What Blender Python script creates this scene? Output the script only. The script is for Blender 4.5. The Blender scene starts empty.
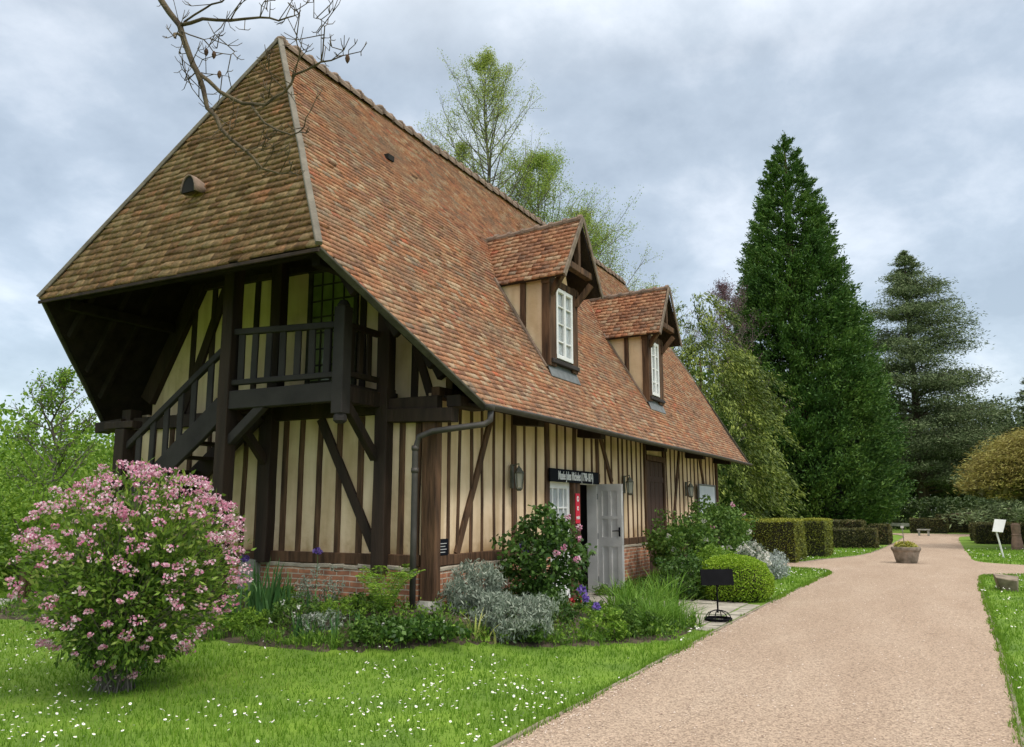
import bpy, math, random
import numpy as np
from mathutils import Vector, Matrix
random.seed(7); RNG = np.random.default_rng(11)
SC = bpy.context.scene; COL = SC.collection
R = math.radians

# ---------------------------------------------------------------- camera, sky, sun, exposure
cd = bpy.data.cameras.new('camera'); cam = bpy.data.objects.new('camera', cd); COL.objects.link(cam)
cd.sensor_width = 36.0; cd.lens = 811.4 / 1024 * 36.0; cd.clip_end = 3000; cd.clip_start = 0.05
_h, _p = 0.4846, 0.1640
_F = Vector((math.cos(_h) * math.cos(_p), math.sin(_h) * math.cos(_p), math.sin(_p)))
cam.location = (-8.42, -5.544, 1.5); cam.rotation_euler = _F.to_track_quat('-Z', 'Y').to_euler()
SC.camera = cam
SUN_EL, SUN_AZ = R(52), R(256)          # azimuth of the sun measured from +X towards +Y
w = bpy.data.worlds.new("World"); SC.world = w; w.use_nodes = True
nt = w.node_tree; nt.nodes.clear(); N = nt.nodes.new; L = nt.links.new
out = N('ShaderNodeOutputWorld'); bg = N('ShaderNodeBackground'); bg2 = N('ShaderNodeBackground'); add = N('ShaderNodeAddShader')
sky = N('ShaderNodeTexSky'); sky.sky_type = 'NISHITA'; sky.sun_disc = False
sky.sun_elevation = SUN_EL; sky.sun_rotation = R(90) - SUN_AZ
bg.inputs['Strength'].default_value = 0.05; L(sky.outputs[0], bg.inputs['Color'])
tc = N('ShaderNodeTexCoord'); sep = N('ShaderNodeSeparateXYZ'); L(tc.outputs['Generated'], sep.inputs[0])
# clouds laid out on a flat layer overhead: direction / (height + c)
ad = N('ShaderNodeMath'); ad.operation = 'ADD'; ad.inputs[1].default_value = 0.45; L(sep.outputs['Z'], ad.inputs[0])
dv = N('ShaderNodeVectorMath'); dv.operation = 'DIVIDE'; L(tc.outputs['Generated'], dv.inputs[0])
cb = N('ShaderNodeCombineXYZ')
for k in range(3): L(ad.outputs[0], cb.inputs[k])
L(cb.outputs[0], dv.inputs[1])
n1 = N('ShaderNodeTexNoise'); n1.inputs['Scale'].default_value = 3.8; n1.inputs['Detail'].default_value = 9; n1.inputs['Roughness'].default_value = .58
n1.inputs['Distortion'].default_value = .1; L(dv.outputs[0], n1.inputs['Vector'])
r1 = N('ShaderNodeValToRGB'); L(n1.outputs[0], r1.inputs[0]); e = r1.color_ramp.elements
e[0].position = .36; e[0].color = (.335, .385, .43, 1); e[1].position = .68; e[1].color = (.64, .68, .72, 1)
m_ = r1.color_ramp.elements.new(.5); m_.color = (.425, .48, .53, 1)
# overcast skies get brighter towards the zenith
mr = N('ShaderNodeMapRange'); mr.inputs[1].default_value = .50; mr.inputs[2].default_value = .95
mr.inputs[3].default_value = 1.0; mr.inputs[4].default_value = 4.1; L(sep.outputs['Z'], mr.inputs[0])
mz = N('ShaderNodeMapRange'); mz.inputs[1].default_value = .48; mz.inputs[2].default_value = .8; L(sep.outputs['Z'], mz.inputs[0])
mc = N('ShaderNodeMix'); mc.data_type = 'RGBA'; L(mz.outputs[0], mc.inputs[0]); L(r1.outputs[0], mc.inputs[6]); mc.inputs[7].default_value = (.56, .53, .485, 1)
L(mc.outputs[2], bg2.inputs['Color']); L(mr.outputs[0], bg2.inputs['Strength'])
L(bg.outputs[0], add.inputs[0]); L(bg2.outputs[0], add.inputs[1]); L(add.outputs[0], out.inputs[0])
sd = bpy.data.lights.new('sun', 'SUN'); sd.energy = 1.5; sd.angle = R(10); sd.color = (1, .95, .87)
so = bpy.data.objects.new('sun', sd); COL.objects.link(so)
so.rotation_euler = Vector((math.cos(SUN_AZ) * math.cos(SUN_EL), math.sin(SUN_AZ) * math.cos(SUN_EL), math.sin(SUN_EL))).to_track_quat('Z', 'Y').to_euler()
SC.view_settings.view_transform = 'Standard'; SC.view_settings.look = 'None'; SC.view_settings.gamma = 1
SC.view_settings.exposure = 0.16; SC.view_settings.use_curve_mapping = False

# ---------------------------------------------------------------- materials
def newmat(name):
    m = bpy.data.materials.new(name); m.use_nodes = True; t = m.node_tree
    return m, t, t.nodes.new, t.links.new, t.nodes['Principled BSDF']
def ramp(t, stops):
    r = t.nodes.new('ShaderNodeValToRGB'); e = r.color_ramp.elements
    e[0].position, e[0].color = stops[0][0], (*stops[0][1], 1); e[1].position, e[1].color = stops[-1][0], (*stops[-1][1], 1)
    for p, c in stops[1:-1]:
        q = e.new(p); q.color = (*c, 1)
    return r
def mat(name, c1, c2=None, scale=8, rough=.8, bump=.0, bscale=40, stretch=(1, 1, 1), detail=4, metal=0, spec=.3):
    m, t, n, l, b = newmat(name); c2 = c2 or tuple(x * .7 for x in c1)
    tc = n('ShaderNodeTexCoord'); mp = n('ShaderNodeMapping'); mp.inputs['Scale'].default_value = stretch; l(tc.outputs['Object'], mp.inputs[0])
    nz = n('ShaderNodeTexNoise'); nz.inputs['Scale'].default_value = scale; nz.inputs['Detail'].default_value = detail; l(mp.outputs[0], nz.inputs['Vector'])
    r = ramp(t, [(.32, c2), (.68, c1)]); l(nz.outputs[0], r.inputs[0]); l(r.outputs[0], b.inputs['Base Color'])
    b.inputs['Roughness'].default_value = rough; b.inputs['Metallic'].default_value = metal; b.inputs['Specular IOR Level'].default_value = spec
    if bump:
        n2 = n('ShaderNodeTexNoise'); n2.inputs['Scale'].default_value = bscale; n2.inputs['Detail'].default_value = 5; l(mp.outputs[0], n2.inputs['Vector'])
        bp = n('ShaderNodeBump'); bp.inputs['Strength'].default_value = bump; bp.inputs['Distance'].default_value = .02
        l(n2.outputs[0], bp.inputs['Height']); l(bp.outputs[0], b.inputs['Normal'])
    return m
def leafmat(name, stops, trans=.3, rough=.55, clump=.0, cscale=1.2):
    """each leaf is its own island and takes its own colour"""
    m, t, n, l, b = newmat(name)
    g = n('ShaderNodeNewGeometry'); r = ramp(t, stops)
    tc = n('ShaderNodeTexCoord'); nz = n('ShaderNodeTexNoise'); nz.inputs['Scale'].default_value = cscale; nz.inputs['Detail'].default_value = 2; l(tc.outputs['Object'], nz.inputs['Vector'])
    mx = n('ShaderNodeMath'); mx.operation = 'MULTIPLY_ADD'; l(nz.outputs[0], mx.inputs[0]); mx.inputs[1].default_value = clump * 2.4
    sb = n('ShaderNodeMath'); sb.operation = 'MULTIPLY_ADD'; l(g.outputs['Random Per Island'], sb.inputs[0]); sb.inputs[1].default_value = 1 - clump; sb.inputs[2].default_value = -clump * .7
    l(sb.outputs[0], mx.inputs[2]); l(mx.outputs[0], r.inputs[0])
    l(r.outputs[0], b.inputs['Base Color']); b.inputs['Roughness'].default_value = rough; b.inputs['Specular IOR Level'].default_value = .25
    if trans:
        tr = n('ShaderNodeBsdfTranslucent'); ms = n('ShaderNodeMixShader'); ms.inputs[0].default_value = trans
        l(r.outputs[0], tr.inputs[0]); l(b.outputs[0], ms.inputs[1]); l(tr.outputs[0], ms.inputs[2]); l(ms.outputs[0], t.nodes['Material Output'].inputs[0])
    return m
def tilemat(name, stops, dirt, dirt_amt, dscale=1.3):
    m, t, n, l, b = newmat(name)
    g = n('ShaderNodeNewGeometry'); r = ramp(t, stops); r.color_ramp.interpolation = 'LINEAR'; l(g.outputs['Random Per Island'], r.inputs[0])
    tc = n('ShaderNodeTexCoord')
    nz = n('ShaderNodeTexNoise'); nz.inputs['Scale'].default_value = dscale; nz.inputs['Detail'].default_value = 6; nz.inputs['Roughness'].default_value = .65; l(tc.outputs['Object'], nz.inputs['Vector'])
    rr = ramp(t, [(.40, (0, 0, 0)), (.66, (dirt_amt,) * 3)]); l(nz.outputs[0], rr.inputs[0])
    mx = n('ShaderNodeMix'); mx.data_type = 'RGBA'; l(rr.outputs[0], mx.inputs[0]); l(r.outputs[0], mx.inputs[6]); mx.inputs[7].default_value = (*dirt, 1)
    n2 = n('ShaderNodeTexNoise'); n2.inputs['Scale'].default_value = 26; n2.inputs['Detail'].default_value = 5; l(tc.outputs['Object'], n2.inputs['Vector'])
    r2 = ramp(t, [(.3, (.62, .62, .62)), (.7, (1.2, 1.2, 1.2))]); l(n2.outputs[0], r2.inputs[0])
    m2 = n('ShaderNodeMix'); m2.data_type = 'RGBA'; m2.blend_type = 'MULTIPLY'; m2.inputs[0].default_value = 1; l(mx.outputs[2], m2.inputs[6]); l(r2.outputs[0], m2.inputs[7])
    l(m2.outputs[2], b.inputs['Base Color']); b.inputs['Roughness'].default_value = .9; b.inputs['Specular IOR Level'].default_value = .2
    bp = n('ShaderNodeBump'); bp.inputs['Strength'].default_value = .5; bp.inputs['Distance'].default_value = .01; l(n2.outputs[0], bp.inputs['Height']); l(bp.outputs[0], b.inputs['Normal'])
    return m
def brickmat(name):
    m, t, n, l, b = newmat(name)
    tc = n('ShaderNodeTexCoord'); sp = n('ShaderNodeSeparateXYZ'); l(tc.outputs['Object'], sp.inputs[0])
    ax = n('ShaderNodeMath'); ax.operation = 'ADD'; l(sp.outputs[0], ax.inputs[0]); l(sp.outputs[1], ax.inputs[1])
    nw = n('ShaderNodeTexNoise'); nw.inputs['Scale'].default_value = 3; l(tc.outputs['Object'], nw.inputs['Vector'])
    wv = n('ShaderNodeMath'); wv.operation = 'MULTIPLY_ADD'; l(nw.outputs[0], wv.inputs[0]); wv.inputs[1].default_value = .03; l(sp.outputs[2], wv.inputs[2])
    cb = n('ShaderNodeCombineXYZ'); l(ax.outputs[0], cb.inputs[0]); l(wv.outputs[0], cb.inputs[1])
    br = n('ShaderNodeTexBrick'); l(cb.outputs[0], br.inputs['Vector']); br.inputs['Scale'].default_value = 1
    br.inputs['Brick Width'].default_value = .215; br.inputs['Row Height'].default_value = .066; br.inputs['Mortar Size'].default_value = .008; br.inputs['Mortar Smooth'].default_value = .2
    br.inputs['Color1'].default_value = (.52, .23, .125, 1); br.inputs['Color2'].default_value = (.36, .15, .09, 1); br.inputs['Mortar'].default_value = (.60, .52, .41, 1); br.inputs['Bias'].default_value = -.1
    nz = n('ShaderNodeTexNoise'); nz.inputs['Scale'].default_value = 7; nz.inputs['Detail'].default_value = 6; l(tc.outputs['Object'], nz.inputs['Vector'])
    r = ramp(t, [(.35, (.62, .62, .6)), (.65, (1.2, 1.15, 1.1))]); l(nz.outputs[0], r.inputs[0])
    mx = n('ShaderNodeMix'); mx.data_type = 'RGBA'; mx.blend_type = 'MULTIPLY'; mx.inputs[0].default_value = 1; l(br.outputs[0], mx.inputs[6]); l(r.outputs[0], mx.inputs[7])
    l(mx.outputs[2], b.inputs['Base Color']); b.inputs['Roughness'].default_value = .9
    iv = n('ShaderNodeMath'); iv.operation = 'SUBTRACT'; iv.inputs[0].default_value = 1; l(br.outputs['Fac'], iv.inputs[1])
    bp = n('ShaderNodeBump'); bp.inputs['Strength'].default_value = .8; bp.inputs['Distance'].default_value = .012; l(iv.outputs[0], bp.inputs['Height']); l(bp.outputs[0], b.inputs['Normal'])
    return m

M = {}
M['tile'] = tilemat('clay_tile', [(0, (.22, .11, .07)), (.12, (.34, .155, .09)), (.34, (.44, .190, .100)), (.62, (.475, .237, .13)), (.80, (.50, .30, .175)), (.92, (.54, .38, .25)), (.965, (.27, .19, .14)), (1, (.56, .16, .08))], (.255, .185, .135), .65)
M['tile_moss'] = tilemat('mossy_tile', [(0, (.16, .088, .046)), (.3, (.26, .143, .071)), (.6, (.32, .192, .096)), (.88, (.37, .25, .135)), (1, (.38, .16, .08))], (.225, .157, .078), .55, 2)
M['ridge'] = mat('ridge_tile', (.27, .19, .14), (.16, .12, .09), 6, .9, .5, 30)
M['plaster'] = mat('cream_plaster', (.70, .545, .36), (.58, .44, .28), 2.2, .9, .25, 60, (1, 1, .5))
def plastermat(name):
    m, t, n, l, b = newmat(name); tc = n('ShaderNodeTexCoord')
    def nz(s, d, st=(1, 1, 1)):
        mp = n('ShaderNodeMapping'); mp.inputs['Scale'].default_value = st; l(tc.outputs['Object'], mp.inputs[0]); k = n('ShaderNodeTexNoise'); k.inputs['Scale'].default_value = s; k.inputs['Detail'].default_value = d; l(mp.outputs[0], k.inputs['Vector']); return k
    a = ramp(t, [(.3, (.62, .45, .275)), (.5, (.76, .575, .375)), (.7, (.82, .64, .44))]); l(nz(1.7, 6).outputs[0], a.inputs[0])
    s = ramp(t, [(.36, (.74, .70, .62)), (.56, (1, 1, 1))]); l(nz(4.5, 5, (1, 1, .16)).outputs[0], s.inputs[0])      # rain streaks
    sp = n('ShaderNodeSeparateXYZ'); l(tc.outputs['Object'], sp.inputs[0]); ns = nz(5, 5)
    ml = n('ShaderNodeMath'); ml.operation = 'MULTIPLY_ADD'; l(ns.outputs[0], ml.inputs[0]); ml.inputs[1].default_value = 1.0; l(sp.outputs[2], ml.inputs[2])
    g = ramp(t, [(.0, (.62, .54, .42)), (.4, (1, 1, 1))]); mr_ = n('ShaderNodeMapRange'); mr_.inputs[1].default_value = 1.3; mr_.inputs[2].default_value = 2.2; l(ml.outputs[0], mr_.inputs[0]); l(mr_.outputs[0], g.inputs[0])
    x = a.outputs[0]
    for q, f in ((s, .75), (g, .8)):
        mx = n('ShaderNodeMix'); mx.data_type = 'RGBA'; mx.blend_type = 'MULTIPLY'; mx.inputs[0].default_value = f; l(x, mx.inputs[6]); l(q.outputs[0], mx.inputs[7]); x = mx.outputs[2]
    l(x, b.inputs['Base Color']); b.inputs['Roughness'].default_value = .92; b.inputs['Specular IOR Level'].default_value = .15
    bp = n('ShaderNodeBump'); bp.inputs['Strength'].default_value = .45; bp.inputs['Distance'].default_value = .02; l(nz(14, 8).outputs[0], bp.inputs['Height']); l(bp.outputs[0], b.inputs['Normal']); return m
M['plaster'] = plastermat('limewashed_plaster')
M['oak'] = mat('brown_oak', (.15, .082, .045), (.045, .026, .016), 15, .8, .8, 30, (1, 1, .12), spec=.2)
M['dark_oak'] = mat('dark_oak', (.050, .031, .021), (.022, .015, .011), 6, .75, .6, 22, (1, 1, .15), spec=.25)
M['soffit'] = mat('shaded_boards', (.030, .022, .018), (.016, .012, .010), 6, .85, .4, 22, spec=.1)  # near-black tone paints in the deep shade under the overhang
M['grey_oak'] = mat('weathered_grey_oak', (.050, .043, .040), (.026, .022, .021), 6, .8, .6, 22, (.3, .3, .3), spec=.25)
M['flash'] = mat('hip_mortar', (.215, .19, .15), (.13, .115, .09), 5, .85, .4, 30)
M['verge'] = mat('mossy_verge_board', (.075, .07, .045), (.04, .036, .025), 7, .9, .5, 30)
M['brick'] = brickmat('old_red_brick')
M['mortar'] = mat('lime_mortar', (.48, .42, .32), (.34, .29, .22), 8, .95, .5, 30)
M['stone'] = mat('pale_stone', (.40, .39, .34), (.24, .24, .20), 7, .9, .6, 25)
M['zinc'] = mat('dull_zinc', (.085, .075, .065), (.05, .045, .04), 6, .55, .1, 20, metal=.2, spec=.5)
M['lead'] = mat('grey_lead', (.20, .21, .21), (.12, .13, .13), 6, .6, .2, 20)
M['white'] = mat('white_paint', (.80, .80, .79), (.70, .70, .68), 5, .5, .1, 40)
M['leafgrey'] = mat('pale_grey_paint', (.66, .65, .63), (.54, .53, .51), 4, .5, .1, 40)
M['black'] = mat('black_metal', (.010, .010, .012), (.006, .006, .007), 5, .8, 0, spec=.1)
M['navy'] = mat('dark_sign_board', (.008, .010, .015), (.006, .007, .010), 5, .8, 0, spec=.1)
M['interior'] = mat('dark_room', (.02, .018, .016), (.01, .01, .01), 3, .9, 0)  # near-black colour stands in for the darkness of unlit hollows
M['curtain'] = mat('pale_curtain', (.62, .64, .66), (.38, .40, .43), 3, .9, 0, stretch=(8, 8, 1))
M['red'] = mat('red_poster', (.62, .02, .05), (.52, .015, .04), 3, .6, 0)
M['shutter'] = mat('brown_shutter', (.085, .045, .03), (.045, .025, .017), 6, .75, .5, 20, (3, 3, .15))
M['notice'] = mat('blue_white_panel', (.62, .66, .70), (.50, .55, .61), 2, .4, 0)
M['copper'] = mat('aged_copper', (.17, .16, .12), (.09, .10, .08), 12, .6, .2, 20, metal=.3)
def glass(name, col, rough=.05):
    m, t, n, l, b = newmat(name); b.inputs['Base Color'].default_value = (*col, 1); b.inputs['Roughness'].default_value = rough
    b.inputs['Transmission Weight'].default_value = .6; b.inputs['IOR'].default_value = 1.4; b.inputs['Specular IOR Level'].default_value = .6; return m
M['glass'] = glass('window_glass', (.75, .8, .82))
M['green_glass'] = mat('green_leaded_glass', (.26, .31, .12), (.17, .21, .08), 5, .12, .3, 9, spec=.6)
M['frost'] = glass('lantern_glass', (.55, .55, .48), .3)
M['bark'] = mat('brown_bark', (.13, .095, .065), (.06, .045, .032), 5, .9, .8, 12, (1, 1, .25))
M['redbark'] = mat('red_fibrous_bark', (.16, .075, .045), (.08, .04, .028), 3, .9, .8, 6, (1, 1, .2))
M['greybark'] = mat('grey_bark', (.19, .17, .14), (.10, .09, .075), 5, .9, .6, 12, (1, 1, .3))
M['lichenbark'] = mat('lichened_bark', (.13, .10, .055), (.05, .036, .024), 9, .9, .6, 40)
M['soil'] = mat('bed_soil', (.10, .078, .05), (.05, .042, .028), 9, .95, .8, 30)

# ---------------------------------------------------------------- mesh helpers
def mesh_np(name, V, F, m, parent=None, smooth=False, mi=None):
    """V (n,3); F list of arrays (k,4) or (k,3) of equal-width faces"""
    me = bpy.data.meshes.new(name); F = [np.asarray(f, dtype=np.int32) for f in (F if isinstance(F, list) else [F]) if len(f)]
    V = np.asarray(V, dtype=np.float32)
    me.vertices.add(len(V)); me.vertices.foreach_set('co', V.ravel())
    lv = np.concatenate([f.ravel() for f in F]); tot = np.concatenate([np.full(len(f), f.shape[1], np.int32) for f in F])
    me.loops.add(len(lv)); me.loops.foreach_set('vertex_index', lv)
    me.polygons.add(len(tot)); st = np.concatenate([[0], np.cumsum(tot)[:-1]]).astype(np.int32)
    me.polygons.foreach_set('loop_start', st)
    try: me.polygons.foreach_set('loop_total', tot)
    except Exception: pass
    for k in (m if isinstance(m, (list, tuple)) else [m]): me.materials.append(k)
    if mi is not None: me.polygons.foreach_set('material_index', np.asarray(mi, np.int32))
    if smooth: me.polygons.foreach_set('use_smooth', np.ones(len(tot), bool))
    me.update(calc_edges=True); me.validate()
    return link(name, me, parent)
def link(name, me, parent=None):
    o = bpy.data.objects.new(name, me); COL.objects.link(o)
    if parent is not None:
        o.parent = parent; o.matrix_parent_inverse = world(parent).inverted()
    return o
def world(o):
    m = Matrix.LocRotScale(o.location, o.rotation_euler, o.scale)
    if o.parent: m = world(o.parent) @ o.matrix_parent_inverse @ m
    return m
def tag(o, label=None, cat=None, group=None, kind=None):
    if label: o['label'] = label
    if cat: o['category'] = cat
    if group: o['group'] = group
    if kind: o['kind'] = kind
    return o
def thing(name, loc, label, cat, group=None):
    o = bpy.data.objects.new(name, None); COL.objects.link(o); o.location = loc; o.empty_display_size = .1
    return tag(o, label, cat, group)
def copy_tree(o, parent=None):
    c = o.copy(); COL.objects.link(c); c.parent = parent
    for ch in [x for x in bpy.data.objects if x.parent == o]: copy_tree(ch, c)
    return c

class MB:
    def __init__(s): s.v = []; s.f4 = []; s.f3 = []; s.fn = []; s.n = 0; s.m4 = []
    def add(s, V, F):
        V = np.asarray(V, float); s.v.append(V)
        for f in F: s.fn.append([i + s.n for i in f])
        s.n += len(V); return s
    def box(s, a, b, jit=0):
        a, b = np.array(a, float), np.array(b, float)
        V = np.array([[x, y, z] for z in (a[2], b[2]) for y in (a[1], b[1]) for x in (a[0], b[0])])
        if jit: V = V + RNG.normal(0, jit, V.shape)
        return s.add(V, [(0, 2, 3, 1), (4, 5, 7, 6), (0, 1, 5, 4), (2, 6, 7, 3), (0, 4, 6, 2), (1, 3, 7, 5)])
    def beam(s, p, q, w, d, up=(0, 0, 1), wob=0, bev=.008):
        """a hewn bar from p to q: width w sideways, depth d along 'up'; chamfered, slightly uneven"""
        p, q = np.array(p, float), np.array(q, float); a = q - p; Ln = np.linalg.norm(a); a /= Ln
        u = np.array(up, float)
        if abs(a @ u) > .98 * np.linalg.norm(u): u = np.array([-1., 0, 0]) if abs(a[0]) < .9 else np.array([0, 0, 1.])
        u -= a * (u @ a); u /= np.linalg.norm(u); r = np.cross(a, u)
        n = max(1, int(Ln / .5)) if wob else 1; V = []
        bev = min(bev, w * .2, d * .2)
        prof = [(-w / 2 + bev, -d / 2), (w / 2 - bev, -d / 2), (w / 2, -d / 2 + bev), (w / 2, d / 2 - bev), (w / 2 - bev, d / 2), (-w / 2 + bev, d / 2), (-w / 2, d / 2 - bev), (-w / 2, -d / 2 + bev)]
        for k in range(n + 1):
            c = p + a * Ln * k / n; o1 = RNG.normal(0, wob) if wob else 0; sc = 1 + (RNG.normal(0, wob * 4) if wob else 0)
            for x, y in prof: V.append(c + r * (x * sc + o1) + u * y)
        F = [tuple(range(7, -1, -1)), tuple(8 * n + i for i in range(8))]
        for k in range(n):
            for i in range(8): j = (i + 1) % 8; F.append((8 * k + i, 8 * k + j, 8 * k + 8 + j, 8 * k + 8 + i))
        return s.add(V, F)
    def tube(s, P, rad, n=8, cap=True):
        P = np.array(P, float); rad = np.broadcast_to(np.array(rad, float), (len(P),)); V = []
        t = np.gradient(P, axis=0); ref = np.array([0, 0, 1.]) if abs(t[0][2]) < .9 * np.linalg.norm(t[0]) else np.array([1., 0, 0])
        for k in range(len(P)):
            a = t[k] / (np.linalg.norm(t[k]) + 1e-9); u = ref - a * (ref @ a); u /= np.linalg.norm(u) + 1e-9; ref = u; r = np.cross(a, u)
            for i in range(n): th = 2 * math.pi * i / n; V.append(P[k] + (u * math.cos(th) + r * math.sin(th)) * rad[k])
        F = []
        for k in range(len(P) - 1):
            for i in range(n): j = (i + 1) % n; F.append((n * k + i, n * k + j, n * k + n + j, n * k + n + i))
        if cap: F += [tuple(range(n - 1, -1, -1)), tuple(n * (len(P) - 1) + i for i in range(n))]
        return s.add(V, F)
    def lathe(s, c, prof, n=24, ov=(1, 1)):
        V = []; F = []
        for r, z in prof:
            for i in range(n): th = 2 * math.pi * i / n; V.append((c[0] + r * ov[0] * math.cos(th), c[1] + r * ov[1] * math.sin(th), c[2] + z))
        for k in range(len(prof) - 1):
            for i in range(n): j = (i + 1) % n; F.append((n * k + i, n * k + j, n * k + n + j, n * k + n + i))
        F += [tuple(range(n - 1, -1, -1)), tuple(n * (len(prof) - 1) + i for i in range(n))]
        return s.add(V, F)
    def slab(s, pts, off):
        """a flat polygon given its own thickness along the vector off"""
        P = np.array(pts, float); n = len(P); Q = P + np.array(off, float)
        F = [tuple(range(n)), tuple(2 * n - 1 - i for i in range(n))]
        for i in range(n): j = (i + 1) % n; F.append((i, n + i, n + j, j))
        return s.add(np.vstack([P, Q]), F)
    def build(s, name, m, parent=None, smooth=False):
        me = bpy.data.meshes.new(name); V = np.vstack(s.v)
        me.from_pydata([tuple(x) for x in V], [], s.fn); me.materials.append(m)
        if smooth: me.polygons.foreach_set('use_smooth', np.ones(len(me.polygons), bool))
        me.update(); me.validate()
        return link(name, me, parent)

def unit(v): return v / (np.linalg.norm(v, axis=-1, keepdims=True) + 1e-9)
def leaves(P, ln, wd, D=None, spread=1.0, flat=0.0):
    """diamond leaves at P; D a preferred direction per leaf (or None), spread how far they stray"""
    n = len(P); A = RNG.normal(size=(n, 3))
    if D is not None: A = unit(D) + A * spread * .6
    A = unit(A); B = RNG.normal(size=(n, 3)); B[:, 2] *= (1 - flat); B = unit(np.cross(A, np.cross(B, A)) if flat else np.cross(A, B))
    ln = np.broadcast_to(ln, (n,))[:, None] * RNG.uniform(.7, 1.25, (n, 1)); wd = np.broadcast_to(wd, (n,))[:, None] * RNG.uniform(.75, 1.2, (n, 1))
    V = np.stack([P - A * ln / 2, P - A * ln * .05 + B * wd / 2, P + A * ln / 2, P - A * ln * .05 - B * wd / 2], 1).reshape(-1, 3)
    return V, np.arange(4 * n).reshape(n, 4)
def leafmesh(name, parts, m, parent=None):
    V = []; F = []; o = 0
    for v, f in parts: V.append(v); F.append(f + o); o += len(v)
    return mesh_np(name, np.vstack(V), [np.vstack(F)], m, parent)
def ball(n, lo=.0):
    d = unit(RNG.normal(size=(n, 3))); return d * (lo ** 3 + (1 - lo ** 3) * RNG.random((n, 1))) ** (1 / 3)

class Tree:
    """a skeleton of tapering limbs; tips collects where leaves go"""
    def __init__(s, sides=5): s.mb = MB(); s.tips = []; s.dirs = []; s.sides = sides
    def grow(s, p, d, ln, rad, lev, kids=3, ang=.6, up=.15, shrink=.66, wob=.12, start=.35, minr=.004, leaf_lev=1):
        n = max(3, int(4 + lev)); P = [np.array(p, float)]; d = unit(np.array(d, float))
        for k in range(n):
            d = unit(d + RNG.normal(0, wob, 3) + np.array([0, 0, up * .3])); P.append(P[-1] + d * ln / n)
        r = np.linspace(rad, max(rad * .45, minr) if lev else minr, n + 1); s.mb.tube(P, r, s.sides + (2 if lev > 2 else 0), cap=False)
        if lev <= leaf_lev:
            for k in range(1, n + 1): s.tips.append(P[k]); s.dirs.append(d)
        if lev > 0:
            m = kids + (RNG.random() < .5)
            for i in range(m):
                t = start + (1 - start) * (i + RNG.random()) / m; k = min(n - 1, int(t * n)); q = P[k] + (P[k + 1] - P[k]) * (t * n - k)
                b = unit(np.cross(d, RNG.normal(size=3))); a = ang * RNG.uniform(.7, 1.25)
                s.grow(q, d * math.cos(a) + b * math.sin(a) + np.array([0, 0, up]), ln * shrink * RNG.uniform(.75, 1.15) * (1.15 - .4 * t), max(rad * .5 * (1.2 - .5 * t), minr), lev - 1, kids, ang, up, shrink, wob, start, minr, leaf_lev)
# ---------------------------------------------------------------- ground, path, paving
def gz(x, y):
    x = np.asarray(x, float); y = np.asarray(y, float)
    dx = np.maximum(np.maximum(-.3 - x, x - 1.6), 0); dy = np.maximum(np.maximum(-.2 - y, y - 6.2), 0)
    t = np.clip(1 - np.hypot(dx, dy) / 1.5, 0, 1); return .28 * t * t * (3 - 2 * t)
def axis(lo, hi, step, far):
    a = list(np.arange(lo, hi + step, step)); s = step
    while a[-1] < far: s *= 1.35; a.append(a[-1] + s)
    s = step
    while a[0] > -far: s *= 1.35; a.insert(0, a[0] - s)
    return np.array(a)
gx, gy = axis(-10, 18, .25, 500), axis(-9, 9, .25, 500)
XX, YY = np.meshgrid(gx, gy, indexing='ij'); ZZ = gz(XX, YY)
ii, jj = np.meshgrid(np.arange(len(gx) - 1), np.arange(len(gy) - 1), indexing='ij'); nn = len(gy); q = (ii * nn + jj).ravel()
lawn_m = mat('lawn', (.165, .27, .026), (.09, .165, .02), 1.6, .95, .6, 60, detail=8)
tag(mesh_np('ground', np.stack([XX, YY, ZZ], -1).reshape(-1, 3), np.stack([q, q + nn, q + nn + 1, q + 1], 1), lawn_m, smooth=True), kind='structure')

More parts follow.
